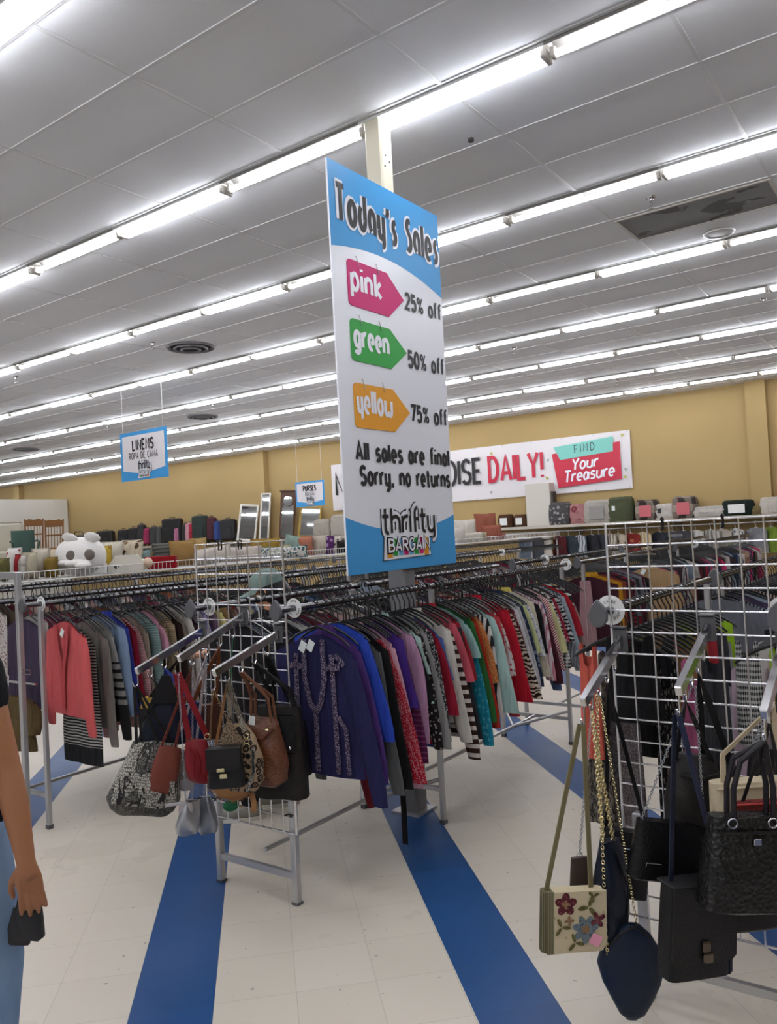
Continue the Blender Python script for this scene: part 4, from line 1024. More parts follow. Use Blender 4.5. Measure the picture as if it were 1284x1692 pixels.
obj('button_row',m,plain('shell_button','#d9c7a8',.4),t); m=MB(); m.tube([(0,.23,0),(0,-.06,0)],.009,8); hk=obj('display_bar',m,CHROME); hk.location=(7.25,2.577,RZ); hk.rotation_euler=(0,0,.0); tag(hk,'short chrome bar holding out the beige blouse','display bar')
hk.location=(7.25,2.347,RZ)
m=MB(); m.ribbon([(-.03,-.10,-.58),(-.034,-.10,-.8),(-.034,-.105,-1.10),(-.03,-.10,-1.25)],.032,.004,(0,1,0)); o=obj('fabric_sash',m,fabric('#131114')); o.location=(3.36,2.50,RZ); tag(o,'long black fabric sash dangling almost to the floor under the middle rack','sash')
m=MB(); m.tube([(0,0,-.62),(.004,.01,-.75),(0,0,-.88),(.002,-.006,-1.0)],[.045,.05,.042,.02],10,flat=(.5,1)); o=obj('red_sleeve_top',m,fabric('#6e1420')); o.name='knit_top'; o.location=(3.10,2.43,RZ); tag(o,'wine red knit top whose hem hangs below the navy tunic','top')
t=garment('jacket','jacket','olive brown jacket draped low on the steel end frame',2.80,5.12,.3,fabric('#6b5838'),'mid',.62,.9,1.8,None,None,z=.86)
m=MB(); m.tube([(0,-.02,0),(0,.6,0)],.008,8); o=obj('hang_bar',m,CHROME); o.location=(2.80,4.84,.875); tag(o,'low chrome bar of the end frame holding the olive jacket','hanging bar')

for u_,v_ in ((3.04,3.16),(3.12,3.16),(3.93,3.16)): hanger(u_+.012,v_,.03,'white plastic hanger among black ones on the middle rack back rail','white hangers of the middle rack',m=WHITEP)
# ================================================================ handbags on the waterfall arms
def pegpix(): 
    for k in ARM:
        for i in range(5):
            p=peg(k,i); a,b,w=proj(p); print(k,i,round(a),round(b),round(w,2))
def bag_thing(name,label,px,py,dep,yaw=0.0,tilt=0.0,group=None):
    p=at(px,py,dep); t=thing(name,label,'handbag' if name!='coin_pouch' else 'pouch',p,FACE+yaw,group); t.rotation_euler=(0,tilt,FACE+yaw)
    Mx=Matrix.Translation(p)@(Matrix.Rotation(FACE+yaw,4,'Z')@Matrix.Rotation(tilt,4,'Y')); return t,Mx.inverted()
def sack(prof,n=28,ex=.55,sag=.0,seed=1,skew=0.0):
    """lofted body; prof rows (z, half width, half depth, x shift)"""
    r=random.Random(seed); ph=r.random()*6; m=MB(); rings=[]
    # refine rows
    Rw=[]
    for a,b in zip(prof,prof[1:]):
        for k in range(3): t=k/3; Rw.append([a[i]+(b[i]-a[i])*t for i in range(4)])
    Rw.append(list(prof[-1]))
    for (z,w,d,xs) in Rw:
        ring=[]
        for i in range(n):
            a=2*pi*i/n; c,s=math.cos(a),math.sin(a)
            x=w*math.copysign(abs(c)**ex,c); y=d*math.copysign(abs(s)**ex,s)
            y*=1+sag*math.sin(x*60+ph+z*40); zz=z+sag*.03*math.sin(x*45+ph)+skew*x
            ring.append((x+xs,y,zz))
        rings.append(ring)
    z0,w0,d0,x0=Rw[0]; z1,w1,d1,x1=Rw[-1]
    rings=[[( (p[0]-x0)*.9+x0,p[1]*.55,p[2]+.0) for p in rings[0]]]+rings+[[((p[0]-x1)*.9+x1,p[1]*.6,p[2]-.004) for p in rings[-1]]]
    m.loft(rings,True); return m
def box_prof(h,w0,w1,d0,d1,xs=0,n=5,round_=.02):
    out=[]
    for i in range(n+1):
        t=i/n; out.append((-h*t,w0+(w1-w0)*t,d0+(d1-d0)*math.sin(min(1,t*1.3)*pi/2),xs*t))
    if round_: z,w,d,x=out[-1]; out[-1]=(z+round_*.35,w,d,x); out.append((z,w-round_,d*.75,x))
    return out
def strap(t,inv,m,pts,w=.018,th=.004,name='strap',flat=True):
    """pts: local tuples or world Vectors"""
    P=[inv@p if isinstance(p,Vector) else Vector(p) for p in pts]
    Q=[]
    for a,b in zip(P,P[1:]):
        for k in range(4): Q.append(a.lerp(b,k/4))
    Q.append(P[-1]); mb=MB()
    if flat: mb.ribbon(Q,w,th,(0,-1,.2) if w>.03 else (1,.3,0))
    else: mb.tube(Q,w/2,8)
    return obj(name,mb,m,t)
def chain(t,inv,m,pts,r=.0075,name='chain'):
    P=[inv@p if isinstance(p,Vector) else Vector(p) for p in pts]; mb=MB(); step=r*1.65; k=0; carry=0
    for a,b in zip(P,P[1:]):
        L=(b-a).length; d=(b-a).normalized(); q=carry
        while q<L:
            c=a+d*q; e=d.orthogonal().normalized(); f=d.cross(e)
            if k%2: e,f=f,e
            rot=Matrix((( d.x,f.x,e.x),(d.y,f.y,e.y),(d.z,f.z,e.z)))
            vs=MB().ring((0,0,0),r*.72,r*.24,'z',8,4)
            mb.add([tuple(c+rot@Vector((p[0]*1.25,p[1],p[2]))) for p in vs.v],vs.f); k+=1; q+=step
        carry=q-L
    return obj(name,mb,m,t)
def dring(t,pos,m=CHROME,r=.012,name='ring'):
    return obj(name,MB().ring(pos,r,r*.2,'y',14,6),m,t)
def price(t,pos,m=TAGP,s=(.03,.04),rot=.2,name='price_tag'):
    return obj(name,MB().box(pos,(s[0],.0012,s[1]),rot=Matrix.Rotation(rot,3,'Y')),m,t,False)
LBLK=leather('#1b1a1c',.34); LNAVY=leather('#161d2e',.33); LRED=leather('#7d1620',.3); LBRN=leather('#5d3323',.4); LTAN=leather('#a4764a',.5); LTER=leather('#7a3c30',.45)
LCRM=leather('#cfc0a2',.45); LGRY=leather('#b9b2b4',.4); LTAU=leather('#453a33',.45); SILV=plain('silver_foil','#aeb1b8',.28,.55,var=.2)
SNK=fabric('#d8d4c9','snake','#2c2a29',1.0,.5,c3='#7f7c76'); LEO=fabric('#b79c7c','leopard','#231813',.9,.6,c3='#6d4a30')
V=Vector
dz=lambda p,q: p+V((0,0,q))
# --- arm a1: snakeskin tote, black and navy bags
e=peg('a1',4)
t,I=bag_thing('tote_bag','big snakeskin print tote bag hanging lowest on the leftmost arm',256,1226,3.74,.18,.16)
h=.275; obj('body',sack([(0,.098,.012,0),(-h*.3,.118,.045,-.004),(-h*.6,.142,.07,-.012),(-h*.92,.165,.082,-.02),(-h,.160,.078,-.02)],sag=.12,seed=3),SNK,t)
obj('base_panel',sack([(-h+.002,.158,.076,-.02),(-h-.03,.145,.07,-.02),(-h-.05,.12,.05,-.02)],sag=.1,seed=4),fabric('#8d8a7f','snake','#4a4844',1.3,.5,c3='#6d6a64'),t)
strap(t,I,LBLK,[(-.08,-.012,-.01),e+V((0,.012,0)),e,(.02,-.012,-.01)],.014); strap(t,I,LBLK,[(-.06,.012,-.01),e+V((.0,-.01,0)),(.08,.012,-.01)],.012)
e=peg('a1',3)
t,I=bag_thing('shoulder_bag','black and navy shoulder bag with a wide pointed strap, above the snakeskin tote',272,1160,3.80,.25,.1)
obj('body',sack(box_prof(.19,.07,.115,.02,.035,n=5),sag=.1,seed=8),LNAVY,t)
m=MB(); m.prism([(-.10,-.1),(-.02,.13),(.02,.13),(.10,-.09),(.04,.0),(-.04,.0)],-.036,-.03); obj('flap',m,leather('#141317',.5),t)
strap(t,I,leather('#141317',.5),[(-.05,0,-.01),e,(.05,0,-.01)],.04)
e=peg('a1',2)
t,I=bag_thing('shoulder_bag','bright navy shoulder bag with blue webbing strap behind the black one',300,1165,3.90,.2,-.1)
obj('body',sack(box_prof(.18,.085,.10,.02,.03),seed=9),leather('#1a2450',.5),t); strap(t,I,plain('blue_webbing','#2a3b86',.7),[(-.07,0,-.02),e,(.07,0,-.02)],.028)
e=peg('a1',1)
t,I=bag_thing('shoulder_bag','mustard and black shoulder bag farthest back on the leftmost arm',268,1150,4.02,.1,0)
obj('body',sack(box_prof(.15,.10,.12,.02,.03),seed=10),plain('mustard_canvas','#a8842a',.8),t); strap(t,I,leather('#1b1712',.5),[(-.07,0,-.02),e,(.07,0,-.02)],.022); 
m=MB(); m.box((0,-.033,-.10),(.22,.004,.10),ch=.002); obj('front_panel',m,leather('#17161a',.5),t)
# --- arm a2: red bag, terracotta bag, grey bag, silver bags
e=peg('a2',4)
t,I=bag_thing('shoulder_bag','small dark red leather bag with a red strap on the middle arm',324,1222,3.66,.15,-.05)
obj('body',sack([(0,.046,.016,.0),(-.05,.056,.034,0),(-.12,.063,.042,.004),(-.175,.056,.040,.006),(-.195,.038,.026,.006)],ex=.75,sag=.16,seed=12),LRED,t)
strap(t,I,leather('#97262f',.45),[(-.03,-.004,.01),dz(e,.004)+V((.004,.02,0)),dz(e,.006),(.05,.006,.005)],.026)
for x in (-.03,.05): dring(t,(x,-.002,.008),GOLD,.012)
m=MB(); m.tube([(-.05,-.03,-.02),(-.015,-.044,-.06),(-.02,-.045,-.16)],.003,5); m.tube([(.0,-.036,-.03),(.012,-.05,-.09),(.01,-.05,-.16)],.003,5); obj('gather_piping',m,LRED,t)
e=peg('a2',3)
t,I=bag_thing('shoulder_bag','terracotta leather bag tilted beside the small red bag',282,1234,3.72,.35,.28)
obj('body',sack([(0,.05,.012,0),(-.07,.06,.03,0),(-.16,.066,.036,0),(-.205,.055,.03,0),(-.215,.03,.018,0)],ex=.7,sag=.08,seed=13),LTER,t)
strap(t,I,LTER,[(.02,-.004,0),e,(-.04,.004,0)],.012); dring(t,(.02,-.004,.005),CHROME,.010,'swivel_clip')
e=peg('a2',2)
t,I=bag_thing('crossbody_bag','pale grey and taupe flap bag half hidden behind the small red bag',306,1240,3.84,.5,.25)
obj('body',sack(box_prof(.18,.055,.075,.018,.03),seed=14),LGRY,t); m=MB(); m.prism([(-.06,0),(.06,0),(.062,-.07),(.04,-.115),(0,-.13),(-.04,-.115),(-.062,-.07)],-.036,-.030); obj('flap',m,leather('#8d8073',.5),t)
m=MB(); m.ball((0,-.038,-.10),(.008,.004,.008),8,6); obj('clasp_stud',m,CHROME,t); strap(t,I,LGRY,[(-.05,0,0),e,(.05,0,0)],.012)
e=peg('a2',1)
t,I=bag_thing('shoulder_bag','tan leather bag with a buckled strap behind the middle arm',334,1165,3.95,.3,.0)
obj('body',sack(box_prof(.17,.085,.095,.02,.03),seed=15),leather('#4b2b1e',.4),t); strap(t,I,leather('#8a4d2a',.45),[(-.06,0,-.01),e,(.06,0,-.01)],.022); m=MB(); m.box((-.052,-.006,.03),(.03,.008,.022),ch=.003); obj('buckle',m,GOLD,t)
e=peg('a2',3)
for i,(px,py,w,h,ya,ti,lab,mm,dp) in enumerate(((318,1322,.055,.150,.6,.25,'crumpled silver purse hanging lowest under the red bag',SILV,3.72),(337,1318,.05,.165,-.2,-.1,'silver grey purse beside the crumpled silver one',plain('pewter_foil','#8f949e',.3,.5,var=.2),3.79))):
    t,I=bag_thing('purse',lab,px,py,dp,ya,ti)
    obj('body',sack([(0,w*.6,.012,0),(-h*.4,w*.85,.03,0),(-h*.8,w,.034,0),(-h,w*.8,.022,0)],sag=.22,seed=20+i),mm,t)
    chain(t,I,SILV,[(0,0,0),peg('a2',3-i)+V((0,0,.0))],.006); m=MB(); m.tube([(-w*.6,0,.0),(0,-.012,.006),(w*.6,0,0)],.005,6); obj('frame_clasp',m,CHROME,t)
m=MB(); p=at(270,1329,3.70); q=at(303,1327,3.71); m.tube([p,q],.0085,8); c=(p+q)/2
t,I=bag_thing('belt_bag','flat grey belt purse with a pale bar clasp under the terracotta bag',300,1327,3.70,.2,.0)
m=MB(); m.tube([(-.085,-.01,0),(.02,-.01,.004)],.008,8); obj('bar_clasp',m,plain('pale_bar','#b9b7ba',.35),t); obj('body',sack([(0,.03,.014,.02),(-.03,.035,.02,.02),(-.06,.025,.014,.02)],seed=33),LGRY,t); chain(t,I,SILV,[(.02,0,.0),peg('a2',4)],.006)
# --- arm a3: black satchel, leopard bag, tan hobo, brown bag, black tote
e=peg('a3',4)
t,I=bag_thing('satchel','small black flap satchel with a gold lock on a chain strap',371,1236,3.44,-.05,-.03)
obj('body',sack(box_prof(.165,.070,.078,.026,.034,round_=.012),ex=.35,seed=16),LBLK,t)
m=MB(); m.prism([(-.073,.006),(.073,.006),(.074,-.075),(.052,-.088),(-.052,-.088),(-.074,-.075)],-.041,-.035); m.box((0,-.005,.004),(.146,.068,.008),ch=.003); obj('flap',m,leather('#211f20',.4),t)
m=MB(); m.box((-.012,-.044,-.082),(.034,.006,.016),ch=.002); m.box((-.002,-.044,-.108),(.032,.006,.020),ch=.002); obj('lock',m,GOLD,t,False)
chain(t,I,plain('bronze_chain','#8a6f55',.4,.9),[(-.065,0,.0),e+V((0,.006,0))],.006); chain(t,I,plain('bronze_chain','#8a6f55',.4,.9),[(.07,0,-.005),e],.006)
e=peg('a3',3)
t,I=bag_thing('shoulder_bag','leopard print bag with a pointed flap and snakeskin strap',388,1196,3.53,-.2,-.08)
obj('body',sack([(0,.05,.012,.0),(-.06,.075,.035,.01),(-.16,.092,.05,.015),(-.25,.088,.048,.015),(-.29,.06,.03,.01)],ex=.7,sag=.08,seed=17),LEO,t)
m=MB(); m.prism([(-.07,-.075),(.055,-.085),(0.0,.03),(-.012,.03)],-.05,-.043); obj('pointed_flap',m,fabric('#a8947a','tweed','#5b4a3a',1),t)
strap(t,I,fabric('#cfc4b2','snake','#4a423a',2.0,.5,c3='#8b8072'),[(.055,-.03,-.03),dz(e,.002),(-.03,.02,-.02)],.022); m=MB()
for k in range(3): m.ring((.06,-.035,-.05-.022*k),.011,.0025,'y',12,5)
obj('ring_chain',m,GOLD,t); m=MB(); m.tube([(.09,-.05,-.10),(.085,-.056,-.2),(.04,-.05,-.28)],.008,6); obj('snake_trim',m,SNK,t)
e=peg('a3',3)
t,I=bag_thing('hobo_bag','tan crescent hobo bag with whipstitched edge under the black satchel',383,1262,3.60,-.05,-.08)
obj('body',sack([(0,.105,.02,0),(-.05,.118,.032,0),(-.10,.108,.034,0),(-.14,.075,.028,0),(-.158,.03,.015,0)],ex=.85,sag=.05,seed=18),LTAN,t)
m=MB()
for k in range(19):
    a=R(200+7.4*k); x=.118*math.cos(a); z=-.045+.115*math.sin(a); m.ball((x,-.03,z),(.006,.006,.004),6,4)
obj('stitching',m,leather('#7a4a28',.5),t); strap(t,I,LTAN,[(-.09,0,0),e,(.09,0,0)],.012); m=MB(); m.ribbon([(.075,-.02,-.13),(.085,-.03,-.17),(.08,-.03,-.215)],.024,.004,(1,0,0)); obj('tassel',m,LTAN,t)
e=peg('a3',2)
t,I=bag_thing('shoulder_bag','slouchy brown crocodile-look bag with two rope handles',432,1186,3.62,-.35,-.06)
cro=NT('croc_leather'); co=cro.coord(); vv=cro.vor(cro.mapping(co,(1,1,1.7)),42,'DISTANCE_TO_EDGE')[0]; n1,_=cro.noise(co,7,3)
cc=cro.mix(cro.math('MULTIPLY',cro.math('LESS_THAN',vv,.07),.5),cro.mix(n1,lin('#7a4a33'),lin('#57301f')),lin('#2e190f')); cro.bump(vv,.5,.005); CROC=cro.done(cc,.4,0,.45)
obj('body',sack([(0,.055,.025,.0),(-.03,.075,.045,0),(-.12,.088,.058,.004),(-.22,.094,.062,.01),(-.285,.08,.05,.012),(-.30,.05,.03,.012)],ex=.7,sag=.14,seed=19),CROC,t)
m=MB(); m.tube([(-.07,-.04,-.03),(-.03,-.06,-.075),(.03,-.062,-.08),(.075,-.045,-.04)],.009,6); obj('gathered_edge',m,LBRN,t)
for s in(-1,1): strap(t,I,leather('#6d4530',.45),[(-.045,s*.02,-.02),(-.03,s*.02,.10),e+V((0,s*.012,-.002)),(.055,s*.02,.09),(.06,s*.02,-.02)],.014,flat=False,name='handle')
price(t,(-.02,-.05,.0)); m=MB(); m.ball((.05,-.05,-.045),(.012,.01,.01),8,6); obj('buckle',m,GOLD,t)
m=MB(); m.prism([(-.085,-.04),(-.06,-.02),(-.062,-.2),(-.09,-.22),(-.1,-.12)],-.03,-.02); obj('peach_edge',m,leather('#c79a7c',.5),t)
e=peg('a3',1)
t,I=bag_thing('tote_bag','large black leather tote filling the right side of the handbag grid',462,1166,3.72,-.15,.04)
obj('body',sack(box_prof(.42,.10,.125,.03,.055,xs=.01,n=7),ex=.5,sag=.06,seed=21),leather('#1d1917',.42),t)
m=MB(); m.box((.03,-.062,-.115),(.12,.012,.17),ch=.005); obj('front_pocket',m,leather('#18191b',.4),t); m=MB(); m.ball((.065,-.07,-.175),(.008,.004,.008),8,6); obj('snap',m,CHROME,t)
for s in(-1,1): strap(t,I,leather('#1a191a',.4),[(-.055,s*.02,-.02),(-.045,s*.02,.06),e+V((0,s*.012,0)),(.05,s*.02,.07),(.075,s*.02,-.02)],.016,flat=False,name='handle')
e=peg('a3',0)
t,I=bag_thing('tote_bag','black handled bag pressed against the right edge of the handbag grid',478,1190,3.84,-.3,.0)
obj('body',sack(box_prof(.26,.08,.10,.02,.04),ex=.5,seed=22),LBLK,t)
for s in(-1,1): strap(t,I,LBLK,[(-.05,s*.012,-.01),e+V((0,s*.01,.0)),(.05,s*.012,-.01)],.013,flat=False,name='handle')
p=at(382,1330,3.95); o=obj('green_toy',MB().ball((0,0,0),(.045,.035,.03),12,8).ball((.03,-.01,.03),(.028,.022,.024),10,7),plain('green_plush','#2c7a52',.9)); o.location=(p.x,p.y,p.z); o.name='soft_toy'
tag(o,'small green soft pouch hanging behind the tan hobo bag','soft pouch'); 
obj('cord',MB().tube([(0,0,.03),(0,.02,.14),tuple(peg('a2',0)-p+V((0,-.0,0)))],.003,5),plain('green_cord','#2c6a48',.8),o)

# --- grid b: the dark handbags
e=peg('b1',4)
t,I=bag_thing('crossbody_bag','floral tapestry flap bag with an olive webbing strap',944,1468,2.60,.12,.06)
tp=NT('tapestry'); co=tp.coord(); v1=tp.vor(co,22); nz,_=tp.noise(co,34,3); f=tp.math('ADD',v1[0],tp.math('MULTIPLY',nz,.35))
cc=tp.mix(tp.math('LESS_THAN',f,.30),lin('#cdbf9f'),lin('#b5a884'))
x_,y_,z_=tp.xyz(co); bandm=tp.math('LESS_THAN',x_,-.068); st=tp.gt(tp.math('SINE',tp.math('MULTIPLY',x_,900)),0); cc=tp.mix(bandm,cc,tp.mix(st,lin('#8a8468'),lin('#55523f'))); wv=tp.math('SINE',tp.math('MULTIPLY',z_,2600)); tp.bump(wv,.3,.002)
TAPE=tp.done(cc,.9,0,.1)
obj('body',sack(box_prof(.195,.102,.104,.02,.026,round_=.01),ex=.4,seed=23),TAPE,t); m=MB(); m.prism([(-.105,.004),(.105,.004),(.106,-.165),(.09,-.185),(-.09,-.19),(-.106,-.175)],-.034,-.028); obj('flap',m,TAPE,t)
OLV=plain('olive_webbing','#7d7454',.85)
strap(t,I,OLV,[(-.085,0,-.01),e+V((0,.012,0))],.017); strap(t,I,OLV,[(.068,.004,-.01),e],.017); 
def petals(x,z,r,n,k,a0=0,el=.5):
    out=[]
    for i in range(n):
        a=a0+2*pi*i/n; cx_,cz_=x+r*.55*math.cos(a),z+r*.55*math.sin(a)
        out.append([(cx_+r*.5*math.cos(q)*math.cos(a)-r*el*.5*math.sin(q)*math.sin(a),cz_+r*.5*math.cos(q)*math.sin(a)+r*el*.5*math.sin(q)*math.cos(a)) for q in [2*pi*j/10 for j in range(10)]])
    return out
m=MB(); cols=[fabric('#6b2e38','floral','#9c5a5c',2.5),fabric('#8797a0','floral','#5f707c',2.5),fabric('#77703f','floral','#94905c',2.5),fabric('#a9835f')]; q_=0
for (x,z,r,n,a0,el,k) in ((-.03,-.035,.036,5,.3,.75,0),(-.03,-.035,.014,4,0,.8,3),(.035,-.115,.044,7,.2,.55,1),(.035,-.115,.014,5,0,.8,3),(.045,-.045,.036,3,1.2,.4,2),(-.045,-.105,.030,3,2.0,.4,2),(.0,-.155,.03,3,4.0,.4,2),(.075,-.085,.026,4,.5,.6,0),(-.02,-.085,.016,4,.1,.6,3),(.06,-.01,.02,3,.4,.5,2)):
    for pl in petals(x,z,r,n,k,a0,el): q_+=1; poly_face(m,pl[::-1],-.0346-.00012*q_,k)
obj('flower_pattern',m,cols,t,False)
price(t,(.065,-.046,-.145),PINKTAG,(.036,.034),.5,'pink_price_tag')
e=peg('b1',3)
t,I=bag_thing('coin_pouch','small taupe pouch clipped on a chain above the tapestry bag',958,1416,2.70,.1,.0)
obj('body',sack(box_prof(.125,.03,.042,.008,.012,round_=.008),ex=.45,seed=24),LTAU,t); dring(t,(0,0,.006),CHROME,.009); chain(t,I,SILV,[(0,0,.012),e],.006)
e=peg('b1',3)
t,I=bag_thing('shoulder_bag','slim black leather bag on thick gold chains, next to the tapestry bag',1008,1388,2.68,.7,.05)
obj('body',sack([(0,.05,.014,0),(-.08,.058,.034,0),(-.2,.06,.04,0),(-.31,.055,.034,0),(-.33,.04,.02,0)],ex=.6,sag=.1,seed=25),LNAVY,t)
for dx,dy in ((-.04,0),(-.02,.01),(.0,-.01),(.02,.0)): chain(t,I,GOLD,[(dx,dy,.0),e+V((dx*.5,dx*.3,-.004))],.0082,'gold_chain')
m=MB(); m.tube([(-.01,-.03,-.03),(.03,-.045,-.15),(.02,-.04,-.3)],.004,6); obj('side_piping',m,LBLK,t)
e=peg('b1',2)
t,I=bag_thing('shoulder_bag','rounded navy leather bag hanging lowest on a gold chain',1046,1526,2.64,.05,.12)
obj('body',sack([(0,.022,.012,0),(-.03,.06,.026,0),(-.08,.098,.036,-.002),(-.13,.112,.04,0),(-.19,.096,.038,.006),(-.25,.066,.03,.012),(-.29,.042,.02,.014),(-.305,.02,.01,.014)],ex=.8,sag=.03,seed=26),leather('#18263c',.36),t)
chain(t,I,GOLD,[(-.085,-.02,-.10),(-.10,-.03,-.02),e+V((.0,.01,0))],.007); chain(t,I,GOLD,[(.012,0,.0),e],.006); m=MB(); m.tube([(-.09,-.022,-.07),(-.05,-.03,-.02),(0,-.02,.0),(.05,-.03,-.03)],.004,6); obj('zip_edge',m,LBLK,t)
e=peg('b1',1)
t,I=bag_thing('shoulder_bag','black bag with two zip pockets behind the navy bag',1036,1372,2.84,-.2,.18)
obj('body',sack(box_prof(.23,.085,.095,.02,.03),ex=.5,seed=27),LBLK,t); m=MB()
for z in (-.05,-.10): m.box((0,-.036,z),(.12,.006,.006))
obj('zipper',m,CHROME,t,False); strap(t,I,LBLK,[(-.07,0,0),e,(.07,0,0)],.014); price(t,(-.03,-.045,-.17),TAGP,(.02,.03),.6)
e=peg('b2',4)
t,I=bag_thing('satchel','square black flap satchel with a navy strap, in front of the dark grid',1148,1456,2.40,.32,.10)
obj('body',sack(box_prof(.27,.105,.108,.032,.04,round_=.012),ex=.33,seed=28),leather('#141417',.34),t)
m=MB(); m.prism([(-.11,.006),(.11,.006),(.112,-.20),(.095,-.215),(-.095,-.215),(-.112,-.20)],-.052,-.044); m.box((0,-.006,.004),(.22,.085,.008),ch=.003); obj('flap',m,leather('#1a191b',.36),t)
m=MB(); m.box((0,-.058,-.165),(.028,.01,.034),ch=.006); m.box((.004,-.060,-.195),(.034,.012,.03),ch=.004); obj('turn_lock',m,plain('aged_brass','#6b5f52',.4,.8),t)
m=MB(); m.prism([(.108,-.02),(.115,-.02),(.118,-.26),(.108,-.27)],-.03,.035); obj('side_gusset',m,LNAVY,t)
strap(t,I,leather('#27304f',.42),[(.10,0,-.01),dz(e,.002)],.022); strap(t,I,leather('#1b2238',.42),[(-.085,0,.0),e+V((.0,.012,0))],.020); dring(t,(.10,-.004,.0),CHROME,.014); price(t,(.09,-.05,.02),PINKTAG,(.03,.025),.3)
e=peg('b2',3)
t,I=bag_thing('bucket_bag','black drawstring bucket bag with pleated top behind the navy strap',1145,1246,2.62,-.1,.0)
obj('body',sack([(0,.045,.02,0),(-.05,.075,.05,0),(-.14,.098,.065,0),(-.24,.10,.066,0),(-.295,.09,.058,0),(-.31,.06,.04,0)],ex=.8,sag=.16,seed=29),leather('#1c1917',.45),t); m=MB(); m.ball((.01,-.07,-.06),(.006,.006,.006),6,5); m.tube([(-.06,-.05,-.05),(.0,-.07,-.06),(.07,-.05,-.05)],.004,6); obj('drawstring',m,LBLK,t); strap(t,I,LBLK,[(-.06,0,-.03),e,(.06,0,-.03)],.014)
e=peg('b2',2)
t,I=bag_thing('clutch_bag','wide black patent bag on a silver chain, above the square satchel',1112,1358,2.56,.0,.16)
obj('body',sack(box_prof(.185,.115,.128,.022,.035,round_=.02),ex=.45,sag=.04,seed=30),leather('#121214',.2),t)
chain(t,I,SILV,[(-.10,0,0),e],.0055); chain(t,I,SILV,[(.10,0,0),e+V((0,-.01,0))],.0055); m=MB(); m.box((-.06,-.036,-.13),(.05,.004,.012),ch=.001); obj('metal_label',m,CHROME,t,False)
e=peg('b2',1)
t,I=bag_thing('shoulder_bag','soft black shoulder bag on the middle arm nearest the grid',1190,1290,2.66,-.4,-.1)
obj('body',sack(box_prof(.20,.06,.085,.02,.04),ex=.6,sag=.1,seed=31),leather('#17171a',.45),t); strap(t,I,leather('#17171a',.5),[(-.05,0,0),e,(.05,0,0)],.022); m=MB(); m.ball((-.03,-.045,-.12),(.006,.004,.006),8,5); obj('snap',m,CHROME,t)
e=peg('b3',4)
t,I=bag_thing('tote_bag','black glossy embossed tote with rounded handles at the right edge',1238,1346,2.28,.05,.06)
emb=NT('embossed_patent'); co=emb.coord(); vv=emb.vor(co,75)[0]; n1,_=emb.noise(co,30,3); emb.bump(emb.math('ADD',vv,n1),.8,.006); EMB=emb.done(lin('#0d0d0f'),.3,0,.4)
obj('body',sack(box_prof(.26,.115,.145,.03,.06,n=6,round_=.03),ex=.45,sag=.05,seed=32),EMB,t)
for s in(-1,1): strap(t,I,leather('#1f1c22',.35),[(-.055,s*.02,-.01),(-.055,s*.02,.08),(-.035,s*.02,.155),e+V((0,0,-.004)),(.045,s*.02,.155),(.06,s*.02,.08),(.06,s*.02,-.01)],.016,flat=False,name='handle')
for x in (-.065,.05): dring(t,(x,-.036,-.012),CHROME,.013)
m=MB(); m.box((.0,-.048,-.06),(.022,.005,.02),ch=.002); obj('nameplate',m,CHROME,t,False); m=MB(); m.box((.0,-.046,-.035),(.21,.006,.008)); obj('zipper',m,LBLK,t,False)
e=peg('b3',2)
t,I=bag_thing('tote_bag','cream leather tote behind the glossy black one at the right edge',1240,1288,2.42,-.05,-.03)
obj('body',sack(box_prof(.21,.12,.125,.03,.05,round_=.02),ex=.45,seed=34),LCRM,t)
strap(t,I,LCRM,[(-.085,-.01,-.01),(-.075,0,.08),dz(e,0),(.085,0,.08),(.09,-.01,-.01)],.018,name='handle'); m=MB(); m.tube([(-.115,-.04,-.01),(.115,-.04,-.01)],.004,6); obj('rolled_rim',m,LCRM,t)
t,I=bag_thing('purse','red and brown print purse tucked before the cream tote',1262,1322,2.34,-.05,-.03)
obj('body',sack(box_prof(.16,.09,.095,.012,.02,round_=.01),ex=.4,seed=35),fabric('#8f2f2c','ornate','#4a3a30',1.5),t); strap(t,I,LBLK,[(-.06,0,0),peg('b3',3),(.06,0,0)],.01); m=MB(); m.tube([(-.09,-.014,-.005),(.09,-.014,-.005)],.0035,6); obj('zip_edge',m,plain('red_trim','#b23a38',.5),t)
e=peg('b3',1)
t,I=bag_thing('shoulder_bag','black bag with a ruffled silver chain handle at the far right arm',1272,1235,2.52,-.1,.0)
obj('body',sack(box_prof(.24,.06,.09,.02,.04),ex=.5,seed=36),LBLK,t); chain(t,I,SILV,[(-.05,0,0),e,(.05,0,0)],.009)
t,I=bag_thing('purse','flat black purse hanging below the glossy embossed tote',1236,1486,2.44,.1,.0)
obj('body',sack(box_prof(.09,.09,.10,.014,.02),ex=.45,seed=37),LBLK,t); strap(t,I,LBLK,[(-.06,.01,0),peg('b3',1),(.07,.01,0)],.008)
